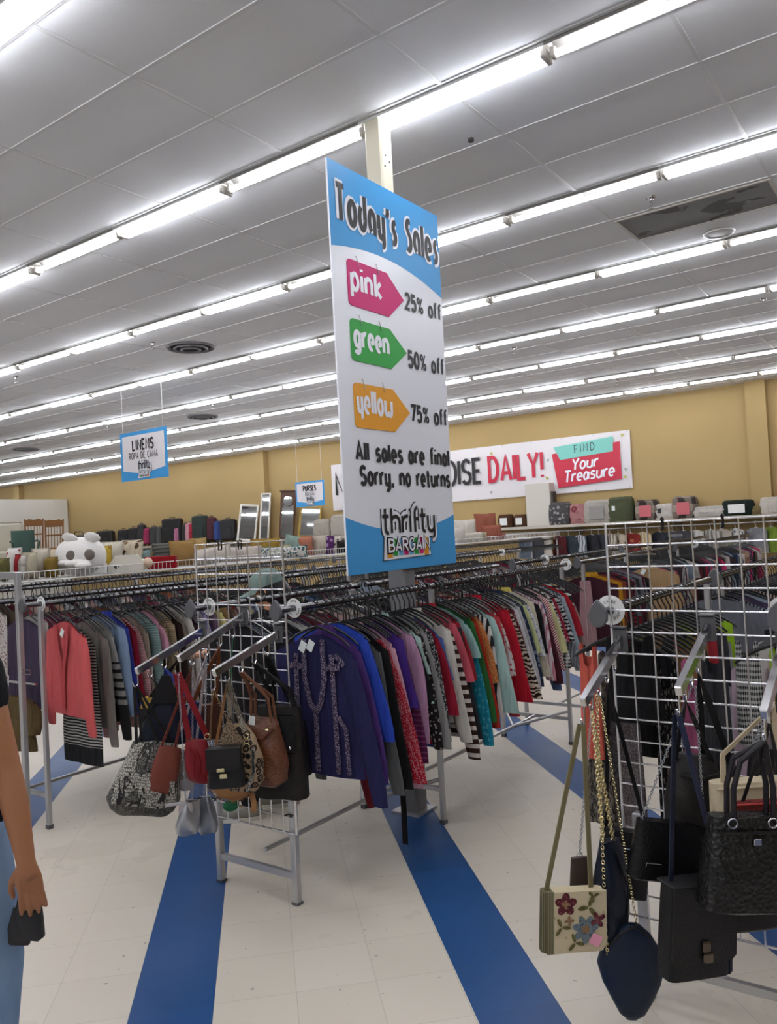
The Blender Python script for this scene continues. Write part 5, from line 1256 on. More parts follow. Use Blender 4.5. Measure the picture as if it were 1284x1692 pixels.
# ================================================================ things on top of the racks and along the tan wall
BZ=1.455
def basket(u0,u1,label):
    v0,v1=6.80,7.44; t=thing('wire_basket',label,'wire basket',((u0+u1)/2,(v0+v1)/2,BZ-.012),0,'long wire baskets on top of the rack'); L=u1-u0; W=v1-v0
    WH=plain('white_coated_wire','#dcdbd8',.45)
    m=MB()
    for i in range(int(L/.05)+1):
        x=-L/2+L*i/int(L/.05)
        for s in(-1,1): m.tube([(x,s*W/2,0),(x,s*W/2,.085)],.0032,4)
    for j in range(int(W/.08)+1):
        y=-W/2+W*j/int(W/.08)
        for s in(-1,1): m.tube([(s*L/2,y,0),(s*L/2,y,.085)],.0032,4)
        m.tube([(-L/2,y,0),(L/2,y,0)],.003,4)
    obj('wire_grid',m,WH,t); m=MB()
    for z in (0,.085): m.tube([(-L/2,-W/2,z),(L/2,-W/2,z),(L/2,W/2,z),(-L/2,W/2,z),(-L/2,-W/2,z)],.0045,6)
    obj('rim',m,WH,t); m=MB()
    for s in(-1,1):
        for y in (-.27,.27): m.tube([(s*L*.42,y,0),(s*L*.42,y,-.041)],.006,6)
    obj('support_post',m,CHROME,t)
for k in range(9): basket(3.62+1.31*k,4.90+1.31*k,f'white wire basket, {ordn(k+1)} from the near end, on the rack of pillows')
def cushion_mesh(w,h,t,n=12,pinch=.10,seed=0):
    r=random.Random(seed); ph=[r.random()*6 for _ in range(4)]; m=MB(); vs=[];fs=[]
    for side in(1,-1):
        b=len(vs)
        for i in range(n+1):
            for j in range(n+1):
                a=-1+2*i/n; c=-1+2*j/n
                e=1-pinch*(1-abs(a)**2)*abs(c)**3*.8; g=1-pinch*(1-abs(c)**2)*abs(a)**3*.8
                th=t/2*((1-abs(a)**2.6)*(1-abs(c)**2.6))**.55*(1+.10*math.sin(a*5+ph[0])*math.sin(c*4+ph[1]))
                vs.append((a*w/2*g,side*th,h/2+c*h/2*e))
        for i in range(n):
            for j in range(n):
                q=b+i*(n+1)+j; f=(q,q+n+1,q+n+2,q+1); fs.append(f if side<0 else f[::-1])
    m.add(vs,fs); return m
def on_rack(px,py_top,wpx,v_=7.1,base=BZ):
    p=at(px,py_top,v=v_); dep=(p-Vector((0,0,CAM_Z))).dot(CF); return Vector((p.x,p.y,base)),wpx*dep/FPX,max(.08,p.z-base)
def cushion(label,x0,x1,yt,m,v_=7.1,th=.18,yaw=0,lean=-.18,cat='cushion',name='cushion',trim=None,base=BZ,tilt=0):
    p,w,h=on_rack((x0+x1)/2,yt,x1-x0,v_,base); t=thing(name,label,cat,p,FACE+yaw); t.rotation_euler=(lean,tilt,FACE+yaw)
    obj('cover',cushion_mesh(w,h,th,seed=int(x0)),m,t)
    mb=MB(); P=[]
    for a,c in ((-1,-1),(1,-1),(1,1),(-1,1),(-1,-1)): P.append((a*w/2*.985,0,h/2+c*h/2*.985))
    Q=[]
    for a,b in zip(P,P[1:]):
        for k in range(5):
            q=Vector(a).lerp(Vector(b),k/5); bow=.045*(1-abs(2*k/5-1)**2)
            ctr=Vector((0,0,h/2)); Q.append(q.lerp(ctr,bow))
    Q.append(Vector(P[0])); mb.tube(Q,.005,5); obj('piping',mb,trim or m,t); return t
F=fabric
cushion('olive cushion at the far left end of the baskets',-16,12,922,F('#6f6a3a'),7.0)
cushion('white cushion with red flowers beside the olive one',8,32,904,F('#e6e0da','floral','#a8323a',.45,c3='#e6e0da'),7.2)
cushion('narrow red striped cushion among the white ones',22,30,915,F('#a01f2a'),6.98,.10)
cushion('white plaid cushion next to the red strip',27,43,916,F('#ddd6cd','plaid','#b9aea2',.7),7.0)
cushion('beige linen cushion, first of the two beside the white plaid one',38,60,912,F('#c9bfa6'),7.0,yaw=.5)
cushion('taller oatmeal cushion just left of the plush head',52,80,905,F('#cdc4b2'),7.15,yaw=.3)
cushion('mustard folded cushion peeping out left of the plush head',72,93,920,F('#8f7430'),7.05)
cushion('cream cushion standing behind the plush head',80,104,906,F('#dccbb0'),7.35)
# plush head
p,w,h=on_rack(132,884,86,7.06); PLU=plain('white_plush','#e3e0dc',.95,bump=(60,.5,.01)); PLG=plain('grey_plush','#6d645c',.9,bump=(60,.5,.01))
t=thing('plush_toy','big white plush animal head with grey eyes and folded ears, in a basket','plush toy',p,FACE+.15)
obj('head',MB().ball((0,0,h*.46),(w*.47,w*.40,h*.49),24,16,e=.9),PLU,t)
for s,hx in ((-1,-.13),(1,.27)):
    obj('ear',MB().ball((0,0,0),(w*.155,w*.05,h*.13),14,10),PLU,t,loc=(w*hx,-w*.22,h*.93)).rotation_euler=(.5,.35 if s<0 else .25,0)
obj('muzzle',MB().ball((w*.02,-w*.40,h*.30),(w*.24,w*.12,h*.10),16,10).ball((-w*.2,-w*.33,h*.32),(w*.2,w*.12,h*.08),14,10),PLU,t)
obj('nose',MB().ball((w*.14,-w*.49,h*.25),(w*.16,w*.07,h*.075),14,10),PLU,t)
for x in (-.09,.235): obj('eye',MB().ball((w*x,-w*.36,h*.50),(w*.10,w*.05,h*.135),16,10),PLG,t)
obj('mouth',MB().ball((w*.08,-w*.44,h*.17),(w*.04,w*.03,h*.03),10,8),plain('dark_felt','#2a2523',.9),t)
cushion('yellow and brown patterned cushion right of the plush head',158,184,901,F('#c8a83c','floral','#7b5326',.5),7.25,yaw=.4)
cushion('white cushion with a brown corner behind the yellow one',164,200,894,F('#e0d8c6'),7.4)
cushion('cream cushion with a brown owl face',198,234,891,F('#d9cbb2','leopard','#5a4330',.25,c3='#8a6a4a'),7.35)
cushion('small teal and white folded cushion beside the owl one',230,248,908,F('#7f9a98'),7.3)
cushion('grey striped bolster cushion behind the red box',252,290,896,F('#77756f','hstripe','#4d4c48',1.0),7.4,yaw=.5)
cushion('big tan chair cushion right of the red box',280,326,892,F('#b58f55','knit','#a37d45'),7.2,.14,yaw=.6)
cushion('tan chair cushion behind the big tan one',314,344,888,F('#ba9a62'),7.4,.12,yaw=.6)
# white machine, cream kettle, red box
p,w,h=on_rack(208,918,54,6.98); t=thing('kitchen_appliance','white countertop appliance with a sloping screen in the basket','appliance',p,FACE+.3)
m=MB(); m.prism([(-w/2,0),(w/2,0),(w/2,h*.55),(w*.36,h),(-w*.3,h),(-w/2,h*.5)],-.11,.11); obj('housing',m,plain('ivory_plastic','#dcd6c8',.4),t,False)
obj('screen',MB().box((0,0,0),(w*.5,.16,.006)),plain('screen_grey','#b7b7b2',.2),t,False,loc=(w*.03,0,h+.003)); obj('badge',MB().disc((-w*.28,h*.35),.022,-.113,-.110),INK,t,False)
p,w,h=on_rack(192,928,50,6.93); t=thing('storage_box','low white box under the countertop appliance','box',Vector((p.x-.22,p.y+.03,BZ)),FACE+.3)
obj('box_body',MB().box((0,0,h*.4),(w*.7,.12,h*.8),ch=.008),WHITEP,t,False); obj('lid',MB().box((0,0,h*.85),(w*.73,.13,h*.12),ch=.004),WHITEP,t,False)
p,w,h=on_rack(226,926,40,6.90); t=thing('kettle','cream kettle lying next to the white appliance','kettle',Vector((p.x+.03,p.y-.02,BZ)),FACE)
obj('kettle_body',MB().ball((0,0,.06),(w*.42,.07,.06),16,10),plain('cream_enamel','#d8cfb4',.35),t); obj('spout',MB().tube([(w*.3,-.02,.07),(w*.5,-.03,.10)],[.018,.012],8),plain('cream_enamel','#d8cfb4',.35),t)
obj('end_ball',MB().ball((w*.33,-.02,.075),(.05,.05,.055),12,8),plain('blush_plastic','#cdb09a',.4),t)
p,w,h=on_rack(258,920,50,6.95); t=thing('storage_box','bright red fabric storage box among the cushions','box',Vector((p.x+.06,p.y,BZ)),FACE+.12)
m=MB(); m.box((0,0,h*.5),(w,.14,h),ch=.006); obj('box_body',m,F('#a5131f'),t,False); obj('lid_edge',MB().box((0,0,h*.96),(w*1.02,.145,h*.1),ch=.004),F('#b71826'),t,False)
cushion('large white bed pillow lying behind the handbag grid',316,384,904,F('#ddd2c6'),7.0,.22,tilt=-.12)
cushion('second white bed pillow beside the large one',368,432,903,F('#d8ccc0'),7.15,.2)
cushion('mustard round cushion above the bed pillows',412,462,889,F('#a58436'),7.38)
cushion('straw yellow cushion behind the bed pillows',432,480,902,F('#cdb98a'),7.36)
cushion('white cushion with teal leaf print and teal underside',424,508,903,F('#e4e1d9','ornate','#3f6a6a',.45),6.98,.16,trim=F('#2f6f70'))
cushion('pale mint cushion above the teal leaf print one',464,500,884,F('#93aaa0'),7.3,yaw=.3,tilt=.25)
cushion('salmon orange cushion, larger of two',486,518,886,F('#c07a62'),7.2,yaw=.4)
cushion('salmon orange cushion partly behind the larger one',503,530,887,F('#b8725c'),7.36)
cushion('cream crumpled cushion right of the salmon pair',516,544,884,F('#c9bdac'),7.1,yaw=.3)
for x0,x1,yt,lab,mm,vv in ((536,551,885,'folded purple flowered throw in the basket',F('#5c2a66','floral','#b59ac0',.5),7.0),(545,564,885,'folded cream and brown flowered throw beside the purple one',F('#d9cfc2','floral','#5a3a3c',.5),7.14),(556,580,893,'dark folded throw at the edge of the sales sign',F('#2a2527'),7.0)):
    cushion(lab,x0,x1,yt,mm,vv,.12,cat='throw',name='folded_throw')
# far end, right of the sign
for x0,x1,yt,lab,mm,vv in ((735,770,872,'white pillow in the far pile right of the sales sign',F('#ded7cb'),7.0),(748,788,858,'upper white pillow of the far pile',F('#e2dccf'),7.35),(756,800,880,'lower white pillow of the far pile beside the rust cushion',F('#d8d0c2'),6.96),
    (776,806,880,'beige leaf print cushion between white pillows and rust cushion',F('#b9a98d','ornate','#8f7d5f',.4),7.1),(784,822,847,'upper rust pink cushion of the far pile',F('#a7614e'),7.36),(796,830,867,'large rust pink cushion leaning at the basket end',F('#ab6350'),7.05),(820,836,880,'dusky pink cushion at the far basket end',F('#a86a60'),7.2)):
    cushion(lab,x0,x1,yt,mm,vv,.2,yaw=.2)

# --- wall shelf with its hanging rail
SZ=1.66
t=thing('wall_shelf','long white shelf with a hanging rail along the tan wall','shelf',(BW-.34,12.5,SZ))
m=MB(); m.box((0,0,-.02),(.62,25.2,.04)); m.box((-.31,0,-.03),(.02,25.2,.06)); obj('shelf_board',m,plain('shelf_white','#bdb5a8',.5),t,False)
m=MB(); m.tube([(-.2,-12.5,-.14),(-.2,12.5,-.14)],.014,8); obj('hanging_rail',m,STEEL,t)
for k in range(12): m=MB(); m.prism([(-.30,-.06),(.29,-.06),(.29,-.34)],-12+2.18*k-.012,-12+2.18*k+.012); obj('shelf_bracket',m,STEEL,t,False)
def on_shelf(x0,x1,yt,u_=16.93,base=SZ):
    p=at((x0+x1)/2,yt,u=u_); d=(p-Vector((0,0,CAM_Z))).dot(CF); return Vector((u_,p.y,base)),(x1-x0)*d/FPX/.86,p.z-base
def pack(label,x0,x1,yt,m,round_=.62,handle=False,name='bedding_pack',cat='bedding',band=None,tagm=None,seed=1,hk=1):
    p,w,h=on_shelf(x0,x1,yt,16.90); w*=.93; h=max(.16,h)*hk; t=thing(name,label,cat,p,-pi/2+.04); d=min(.19,w*.36)
    obj('bundle',sack([(h,w*.40,d*.55,0),(h*.90,w*.46,d*.95,0),(h*.5,w*.5,d*1.05,0),(h*.08,w*.49,d,0),(0,w*.46,d*.9,0)],ex=round_,sag=.10,seed=int(x0)),m,t)
    if band: obj('paper_band',MB().box((0,-d*1.2,h*.45),(w*.5,.012,h*.55),ch=.003),band,t,False)
    elif handle: 
        mb=MB(); mb.tube([(-w*.12,0,h),(-w*.10,-.0,h+.05),(w*.10,0,h+.05),(w*.12,0,h)],.008,6); obj('carry_handle',mb,WHITEP,t)
    if tagm: obj('price_tag',MB().box((-w*.2,-d*1.12,h*.55),(.07,.004,.10)),tagm,t,False)
    return t
pack('brown blanket bundle with a white strap beside the rust cushions',824,848,850,F('#5d3c2a'),band=WHITEP)
pack('brown blanket bundle with a white label, second by the tall box',850,871,850,F('#664632'),band=WHITEP)
p,w,h=on_shelf(873,910,799); t=thing('tall_carton','tall pale grey carton standing on the shelf under the banner','carton',p,-pi/2)
obj('carton_body',MB().box((0,0,h/2),(w,.3,h),ch=.006),plain('pale_carton','#c9c4ba',.5),t,False); obj('side_handle',MB().box((w/2+.02,.02,h*.62),(.05,.2,h*.35),ch=.01),plain('dark_carton','#4a443f',.6),t,False)
pack('grey quilted bag with a white dotted corner',908,943,830,F('#5f5c5c','dots','#a9a7a8',.12),.6)
pack('small rose flowered bedding pack',943,970,833,F('#c28a8a','floral','#8a3f4a',.18),.4)
pack('large white comforter pack with a grey picture label',967,1013,826,F('#c9c2b8'),.45,band=plain('grey_label','#8d8a86',.5))
pack('moss green sleeping bag with a strap',1006,1046,821,F('#5c6247'),.6,tagm=TAGP)
pack('zigzag patterned comforter pack, left of two',1052,1087,826,F('#b9aa9b','check','#4a413f',.10),.4,band=plain('coral_band','#c4626a',.5))
pack('white bedding pack between the two zigzag packs',1084,1113,832,F('#dcd7cf'),.4,tagm=INK)
pack('zigzag patterned comforter pack, right of two',1113,1150,820,F('#b9aa9b','check','#4a413f',.105),.4,band=plain('coral_band','#c4626a',.5))
pack('long white rolled pillow pack lying on the shelf',1146,1204,836,F('#d9d3cb'),.7)
pack('dark green blanket tied with a white strap',1196,1243,826,F('#23302b'),.6,band=WHITEP)
pack('khaki blanket stack near the right end of the shelf',1240,1266,836,F('#8a7a50'),.5)
pack('white pillow piled at the right end of the shelf',1258,1296,821,F('#e0d9cd'),.8)
pack('white plastic bedding bag left of the sales sign',518,550,858,F('#c6bfb2'),.6); pack('taller white plastic bedding bag touching the sales sign',546,584,850,F('#cdc6ba'),.6)
# hung linens under the shelf
HL=[(868,'blue grey','#6b7684','solid','#ffffff'),(884,'slate','#4f5358','solid','#ffffff'),(902,'ivory','#dcd4c8','solid','#ffffff'),(925,'wine red','#5a1c22','solid','#ffffff'),(940,'dark teal','#39454d','solid','#ffffff'),(958,'white and blue striped','#d9dadb','vstripe','#5d6c80'),(978,'charcoal','#2f3036','solid','#ffffff'),(990,'dark grey','#3e3f45','solid','#ffffff'),
(1008,'ivory striped','#d5cbbd','vstripe','#8a7d6d'),(1022,'cream','#cdbfa8','floral','#5d4a3d'),(1042,'red flowered','#8a2a24','floral','#c97b5a'),(1062,'gold cream','#cdb184','vstripe','#e3d5b5'),(1090,'dark denim','#30333d','solid','#ffffff'),(1112,'grey ribbed','#55555c','hstripe','#8a8a90'),(1130,'smoky grey','#4a4a50','solid','#ffffff'),(1150,'white','#d8d4cd','solid','#ffffff'),(1175,'pale striped','#c9c4bb','vstripe','#8f8a84'),(1192,'oat','#bfb6a8','solid','#ffffff'),(1216,'black and white flowered','#e2e0dc','ornate','#26262a'),(1250,'dove grey','#8f8f92','solid','#ffffff'),(1275,'lime green','#7f9a38','solid','#ffffff')]
for k,(px,nm,c,pat,c2) in enumerate(HL):
    p=at(px,890,u=16.71); t=garment('folded_blanket','blanket',f'{nm} blanket folded over a hanger under the wall shelf',16.71,p.y,FACE+.5+.2*math.sin(k*2),F(c,pat,c2,.35),'none',.85,1.15,3.2,z=SZ-.14)
    hanger(16.71,p.y,FACE+.5+.2*math.sin(k*2),f'hanger holding the {nm} blanket under the wall shelf','hangers under the wall shelf',m=CLEARP,z=SZ-.14)
# suitcases
def suitcase(label,x0,x1,yt,c,soft=True,u_=16.95,stripe=None,handle=True):
    p,w,h=on_shelf(x0,x1,yt,u_); t=thing('suitcase',label,'suitcase',p,-pi/2+.12); d=.24; mt=plain('case_'+c,c,.6,bump=(50,.2,.005)); h=max(.25,h)
    obj('shell',MB().box((0,0,h/2+.03),(w,d,h-.06),ch=min(.05,w*.18)),mt,t,True)
    m=MB(); m.box((0,-d/2-.012,h*.38),(w*.7,.03,h*.5),ch=.012); obj('front_pocket',m,mt,t)
    if handle: m=MB(); m.tube([(-w*.16,0,h-.01),(-w*.14,0,h+.035),(w*.14,0,h+.035),(w*.16,0,h-.01)],.012,6); obj('top_handle',m,BLACKP,t)
    for s in(-1,1): obj('wheel',MB().ring((s*w*.36,-.06,.03),.018,.012,'x',10,6),BLACKP,t)
    if stripe: obj('side_stripe',MB().box((w*.5-.01,-.0,h*.5),(.03,d*.9,h*.8),ch=.006),stripe,t)
for a in ((128,160,884,'#1c1a1b','flat black duffel case far left on the wall shelf'),(158,190,877,'#211d1f','boxy black travel bag beside the flat duffel'),(195,214,875,'#1f2022','rounded black suitcase, first of the dark row'),(212,230,872,'#252325','black suitcase with a raised handle in the dark row'),(228,240,866,'#2b2a2c','charcoal suitcase left of the magenta one'),
    (239,249,873,'#9a2352','narrow magenta suitcase in the dark row'),(248,262,870,'#3a3b3d','steel grey suitcase right of the magenta one'),(261,269,871,'#4a4b4c','slim grey suitcase in the dark row'),(267,302,857,'#1a191b','tall wide black suitcase, biggest of the left group'),(290,298,872,'#b06a86','slim pink suitcase in front of the tall black one'),
    (302,312,866,'#2c2526','black and white trimmed cabin case'),(308,319,864,'#c2909c','pale pink cabin case'),(314,323,865,'#a01c34','bright red cabin case'),(317,344,852,'#26332f','dark green suitcase of the right group'),(343,356,854,'#4a1d2c','burgundy suitcase of the right group'),(355,366,861,'#26407f','royal blue suitcase of the right group'),(364,390,858,'#26262a','black suitcase leaning by the white mirror')):
    suitcase(a[4],a[0],a[1],a[2],a[3])
# mirrors
MIRR=plain('mirror_glass','#dfe3e4',.03,1.0)
def mirror(label,x0,x1,yt,fm,top=None,fw=.06,roll=0.0):
    p,w,h=on_shelf(x0,x1,yt,16.80); t=thing('standing_mirror',label,'mirror',p,-pi/2+.25); t.rotation_euler=(-.13,roll,-pi/2+.25)
    m=MB()
    for s in(-1,1): m.box((s*(w/2-fw/2),0,h/2),(fw,.045,h),ch=.008)
    for z in (fw/2,h-fw/2): m.box((0,0,z),(w-2*fw,.045,fw),ch=.008)
    obj('frame',m,fm,t,False); obj('glass',MB().box((0,.005,h/2),(w-2*fw,.012,h-2*fw)),MIRR,t,False)
    if top:
        m=MB(); m.prism([(-w/2,h*.72),(w/2,h*.72),(w/2,h*1.0),(0,h*1.03),(-w/2,h*1.0)]+[],-.03,-.018); m.box((0,-.02,h+.02),(w*1.12,.09,.05),ch=.01); obj('carved_top',m,fm,t,False)
        m=MB(); m.disc((0,h*.80),w*.30,-.036,-.031); obj('arched_glass',m,MIRR,t,False)
mirror('white framed mirror leaning on the shelf beside the black suitcase',388,419,833,plain('white_frame','#e0dcd4',.4),roll=.10)
mirror('tall narrow white framed mirror',424,440,814,plain('white_frame','#e0dcd4',.4),fw=.045,roll=.04)
mirror('tall mirror with a carved brown wooden top',457,481,812,plain('walnut_wood','#4f2f1d',.5,var=.3),top=True,fw=.05,roll=.05)
mirror('gold framed mirror under the PURSES sign',490,525,836,plain('gilt_wood','#9c7f3a',.4,.4),roll=.08)
# --- furniture on a raised platform at the left
PX,PY,PZ=10.4,17.9,1.30
t=thing('display_platform','high display platform that carries chairs at the far left','platform',(PX,PY,0)); obj('deck',MB().box((0,0,PZ-.03),(2.4,5.0,.06)),plain('platform_wood','#5a4433',.6,var=.3),t,False)
for sx in(-1,1):
    for sy in(-1,1): obj('leg',MB().box((sx*1.1,sy*2.4,PZ/2-.03),(.08,.08,PZ-.06)),STEEL,t,False)
OAK=plain('golden_oak','#8f5f2c',.45,var=.35)
def wood_chair(label,px,yt,rz):
    p=at(px,yt,u=10.2); t=thing('wooden_chair',label,'chair',(10.2,p.y,PZ),rz); H=max(.85,p.z-PZ)
    obj('seat',MB().box((0,0,.44),(.42,.40,.04),ch=.012),OAK,t,False)
    for sx in(-1,1):
        obj('leg',MB().tube([(sx*.18,-.17,0),(sx*.165,-.15,.43)],[.016,.022],8),OAK,t); obj('back_post',MB().tube([(sx*.19,.18,0),(sx*.18,.17,.44),(sx*.20,.24,H)],[.018,.022,.018],8),OAK,t)
    m=MB(); pr=[(-.2,H-.17),(.2,H-.17),(.21,H-.05),(.12,H),(.0,H-.02),(-.12,H),(-.21,H-.05)]; m.prism(pr,.215,.24); obj('carved_crest',m,OAK,t,False)
    m=MB(); m.box((0,.21,H-.36),(.38,.02,.035)); obj('back_rail',m,OAK,t,False)
    for k in range(5): obj('spindle',MB().tube([(-.13+.065*k,.18,.46),(-.13+.065*k,.22,H-.17)],.009,6),OAK,t)
    m=MB(); m.tube([(-.17,-.16,.2),(.17,-.16,.2)],.012,6); m.tube([(-.18,.17,.25),(.18,.17,.25)],.012,6); obj('stretcher',m,OAK,t)
wood_chair('carved oak spindle chair on the platform, left of the pair',52,857,FACE+.2); wood_chair('carved oak spindle chair on the platform, right of the pair',84,858,FACE+.1)
p=at(14,862,u=9.8); UP=plain('ivory_leather','#cbc6b2',.5,bump=(12,.3,.02)); t=thing('armchair','ivory upholstered armchair at the left edge above the cushions','armchair',(9.8,p.y,PZ),FACE+.5)
H=max(.8,p.z-PZ); obj('seat',MB().box((0,0,.33),(.62,.6,.22),ch=.05),UP,t); obj('backrest',MB().box((0,.28,H*.6),(.66,.16,H*.78),ch=.06),UP,t)
for s in(-1,1): obj('armrest',MB().box((s*.36,0,.42),(.14,.62,.42),ch=.06),UP,t)
for s in(-1,1):
    for y in(-.24,.24): obj('leg',MB().box((s*.28,y,.11),(.05,.05,.22)),plain('dark_wood','#2c1d14',.5),t,False)
p=at(40,876,u=9.3); GP=plain('green_plastic','#1d4438',.4); t=thing('garden_chair','dark green plastic garden chair between armchair and oak chairs','chair',(9.3,p.y,PZ),FACE+.6); H=max(.7,p.z-PZ)
obj('seat',MB().box((0,0,.40),(.44,.42,.03),ch=.01),GP,t); 
m=MB(); m.loft([[(x*(1-.25*abs(k-2)/3*0),.20+.05*k/3+.05*(x/.24)**2*-1+dy,.40+(H-.4)*k/3) for x,dy in ((-.23,0),(-.12,.02),(0,.03),(.12,.02),(.23,0),(.23,.02),(.12,.04),(0,.05),(-.12,.04),(-.23,.02))] for k in range(4)]); obj('backrest',m,GP,t)
for s in(-1,1):
    obj('armrest',MB().tube([(s*.25,.2,.62),(s*.27,0,.63),(s*.25,-.2,.60),(s*.22,-.2,.4)],.02,6),GP,t)
    for y in(-.18,.18): obj('leg',MB().box((s*.20,y,.2),(.05,.05,.4)),GP,t,False)
p=at(104,888,u=10.2); t=thing('wood_chest','low brown wooden chest beside the oak chairs on the platform','chest',(10.4,p.y-.3,PZ),FACE)
obj('chest_body',MB().box((0,0,.2),(.6,.4,.4),ch=.01),plain('brown_wood','#4d2f20',.5,var=.3),t,False); obj('lid',MB().box((0,0,.42),(.64,.44,.05),ch=.01),plain('brown_wood','#4d2f20',.5,var=.3),t,False)
t=thing('dark_bag','black travel bag lying on the wooden chest','bag',(10.4,p.y-.3,PZ+.445),FACE); obj('bag_body',MB().ball((0,0,.13),(.26,.16,.13),16,10,e=.7),plain('black_nylon','#1b181a',.6),t); obj('handle',MB().tube([(-.1,0,.24),(-.08,0,.33),(.08,0,.33),(.1,0,.24)],.012,6),BLACKP,t)
# --- orange cart on the far floor
p=at(38,1152,z=0); t=thing('flat_cart','orange flatbed cart on casters standing on the far floor at the left','cart',(p.x,p.y,0),FACE+.6); OR=plain('orange_plastic','#c8502e',.5)
m=MB(); m.box((.3,.1,.24),(.75,.5,.07),ch=.02); m.box((.3,-.15,.30),(.75,.03,.1),ch=.01); obj('tray',m,OR,t,False)
m=MB(); m.tube([(.66,-.1,.25),(.70,-.1,.9),(.70,.3,.9),(.66,.3,.25)],.015,8); obj('push_handle',m,STEEL,t)
for x in(0.0,.6):
    for y in(-.1,.3): 
        c=obj('caster',MB().ring((x,y,.07),.045,.025,'x',14,8),plain('caster_rubber','#3c3a38',.6),t); obj('caster_fork',MB().box((x,y,.16),(.07,.04,.1)),STEEL,c,False)
# ================================================================ people
def remeshed(name,mb,vox,smooth=4):
    me=bpy.data.meshes.new(name); me.from_pydata(mb.v,[],mb.f); o=bpy.data.objects.new(name,me); COL.objects.link(o)
    r=o.modifiers.new('r','REMESH'); r.mode='VOXEL'; r.voxel_size=vox
    s=o.modifiers.new('s','SMOOTH'); s.factor=.5; s.iterations=smooth
    dg=bpy.context.evaluated_depsgraph_get(); dg.update()
    out=bpy.data.meshes.new_from_object(o.evaluated_get(dg)); out.name=name
    bpy.data.objects.remove(o); out.polygons.foreach_set('use_smooth',[True]*len(out.polygons)); return out
def skin(name,c):
    t=NT(name); n1,_=t.noise(t.coord(),14,3); t.put(t.b.inputs['Base Color'],t.mix(t.math('MULTIPLY',n1,.3),lin(c),tuple(q*.75 for q in lin(c)[:3])+(1,)))
    t.b.inputs['Roughness'].default_value=.5; t.b.inputs['Subsurface Weight'].default_value=.1; t.b.inputs['Subsurface Radius'].default_value=(.01,.004,.002); return t.mat
def limb(mb,P,r,n=14): 
    mb.tube(P,r,n)
    for p,q in zip(P,r): mb.ball(tuple(p),q*.985,12,8)
def hand(mb,W,D,B,S,curl,s=1.0,spread=1.0):
    """W wrist, D along the fingers, B out of the back of the hand, S towards the thumb; curl per joint"""
    D,B,S=[Vector(q).normalized() for q in (D,B,S)]; W=Vector(W)
    limb(mb,[W,W+D*.03*s],[.027*s,.028*s])
    for k in (-1.3,-.45,.45,1.3):
        mb.tube([W+D*.012*s+S*k*.010*s,W+D*.05*s+S*k*.0175*s,W+D*.092*s+S*k*.0205*s],[.015*s,.0145*s,.0108*s],10)
    for k,L in ((1.35,.070),(.45,.080),(-.45,.075),(-1.35,.060)):
        p=W+D*.090*s+S*k*.0205*s; d=(D+S*k*.07).normalized(); pts=[p-D*.02*s,p]; rr=[.0100*s,.0092*s]
        for j,f in enumerate((.42,.32,.26)):
            a=curl*(.7,1.0,.8)[j]; d=(d*math.cos(a)-B*math.sin(a)).normalized(); B2=(B*math.cos(a)+D*0); 
            p=p+d*L*f*s; pts.append(p); rr.append((.0088,.0082,.007)[j]*s)
        mb.tube(pts,rr,10); mb.ball(tuple(pts[-1]),.0076*s,8,6)
        for q in pts[1:-1]: mb.ball(tuple(q),.0093*s,8,6)
    p=W+D*.025*s+S*.024*s; q=p+(D*.75+S*.5-B*.4).normalized()*.042*s; r_=q+(D*.85+S*.2-B*.35).normalized()*.033*s; e=r_+(D*.95-B*.25-S*.1).normalized()*.024*s
    mb.tube([p-S*.012*s,p,q,r_,e],[.014*s,.014*s,.0115*s,.0105*s,.008*s],10); mb.ball(tuple(e),.008*s,8,6)
def head(mb,c,f,s=1.0):
    """c centre of the skull, f facing"""
    f=Vector(f).normalized(); u=Vector((0,0,1)); u=(u-f*u.dot(f)).normalized(); r=f.cross(u); c=Vector(c)
    rot=Matrix((r,f,u)).transposed()
    E=lambda p,q,n=14,m=10: mb.ball(tuple(c+rot@Vector(p)*s),tuple(k*s for k in q),n,m,rot=rot)
    E((0,-.012,.02),(.074,.092,.092),20,14); E((0,.024,-.045),(.058,.064,.075)); E((0,.058,-.092),(.030,.026,.022)); 
    E((0,.088,-.022),(.013,.02,.024)); E((0,.098,-.034),(.015,.014,.011)); E((0,.074,-.066),(.024,.016,.007)); E((0,.074,-.076),(.021,.014,.007))
    E((0,.078,.026),(.048,.012,.010))
    for k in(-1,1): E((k*.076,-.008,-.01),(.010,.020,.032)); E((k*.042,.056,-.028),(.022,.022,.02)); E((k*.03,.071,.004),(.016,.012,.011))
    return rot,c
def face_parts(t,rot,c,s,eye='#2a1a12'):
    m=MB(); 
    for k in(-1,1): m.ball(tuple(c+rot@Vector((k*.031,.0805,.005))*s),(.010*s,.008*s,.007*s),10,8,rot=rot)
    obj('eye',m,plain('eye_dark',eye,.2),t); m=MB()
    for k in(-1,1): m.tube([tuple(c+rot@Vector((k*.016,.092,.028))*s),tuple(c+rot@Vector((k*.034,.090,.033))*s),tuple(c+rot@Vector((k*.05,.078,.026))*s)],.004*s,5)
    obj('eyebrow',m,plain('brow_dark','#1a1210',.8),t); m=MB(); m.tube([tuple(c+rot@Vector((x,.0915-abs(x)*.35,-.071))*s) for x in(-.022,-.01,0,.01,.022)],.0045*s,6); obj('lips',m,plain('lip','#8a4a3f',.5),t)
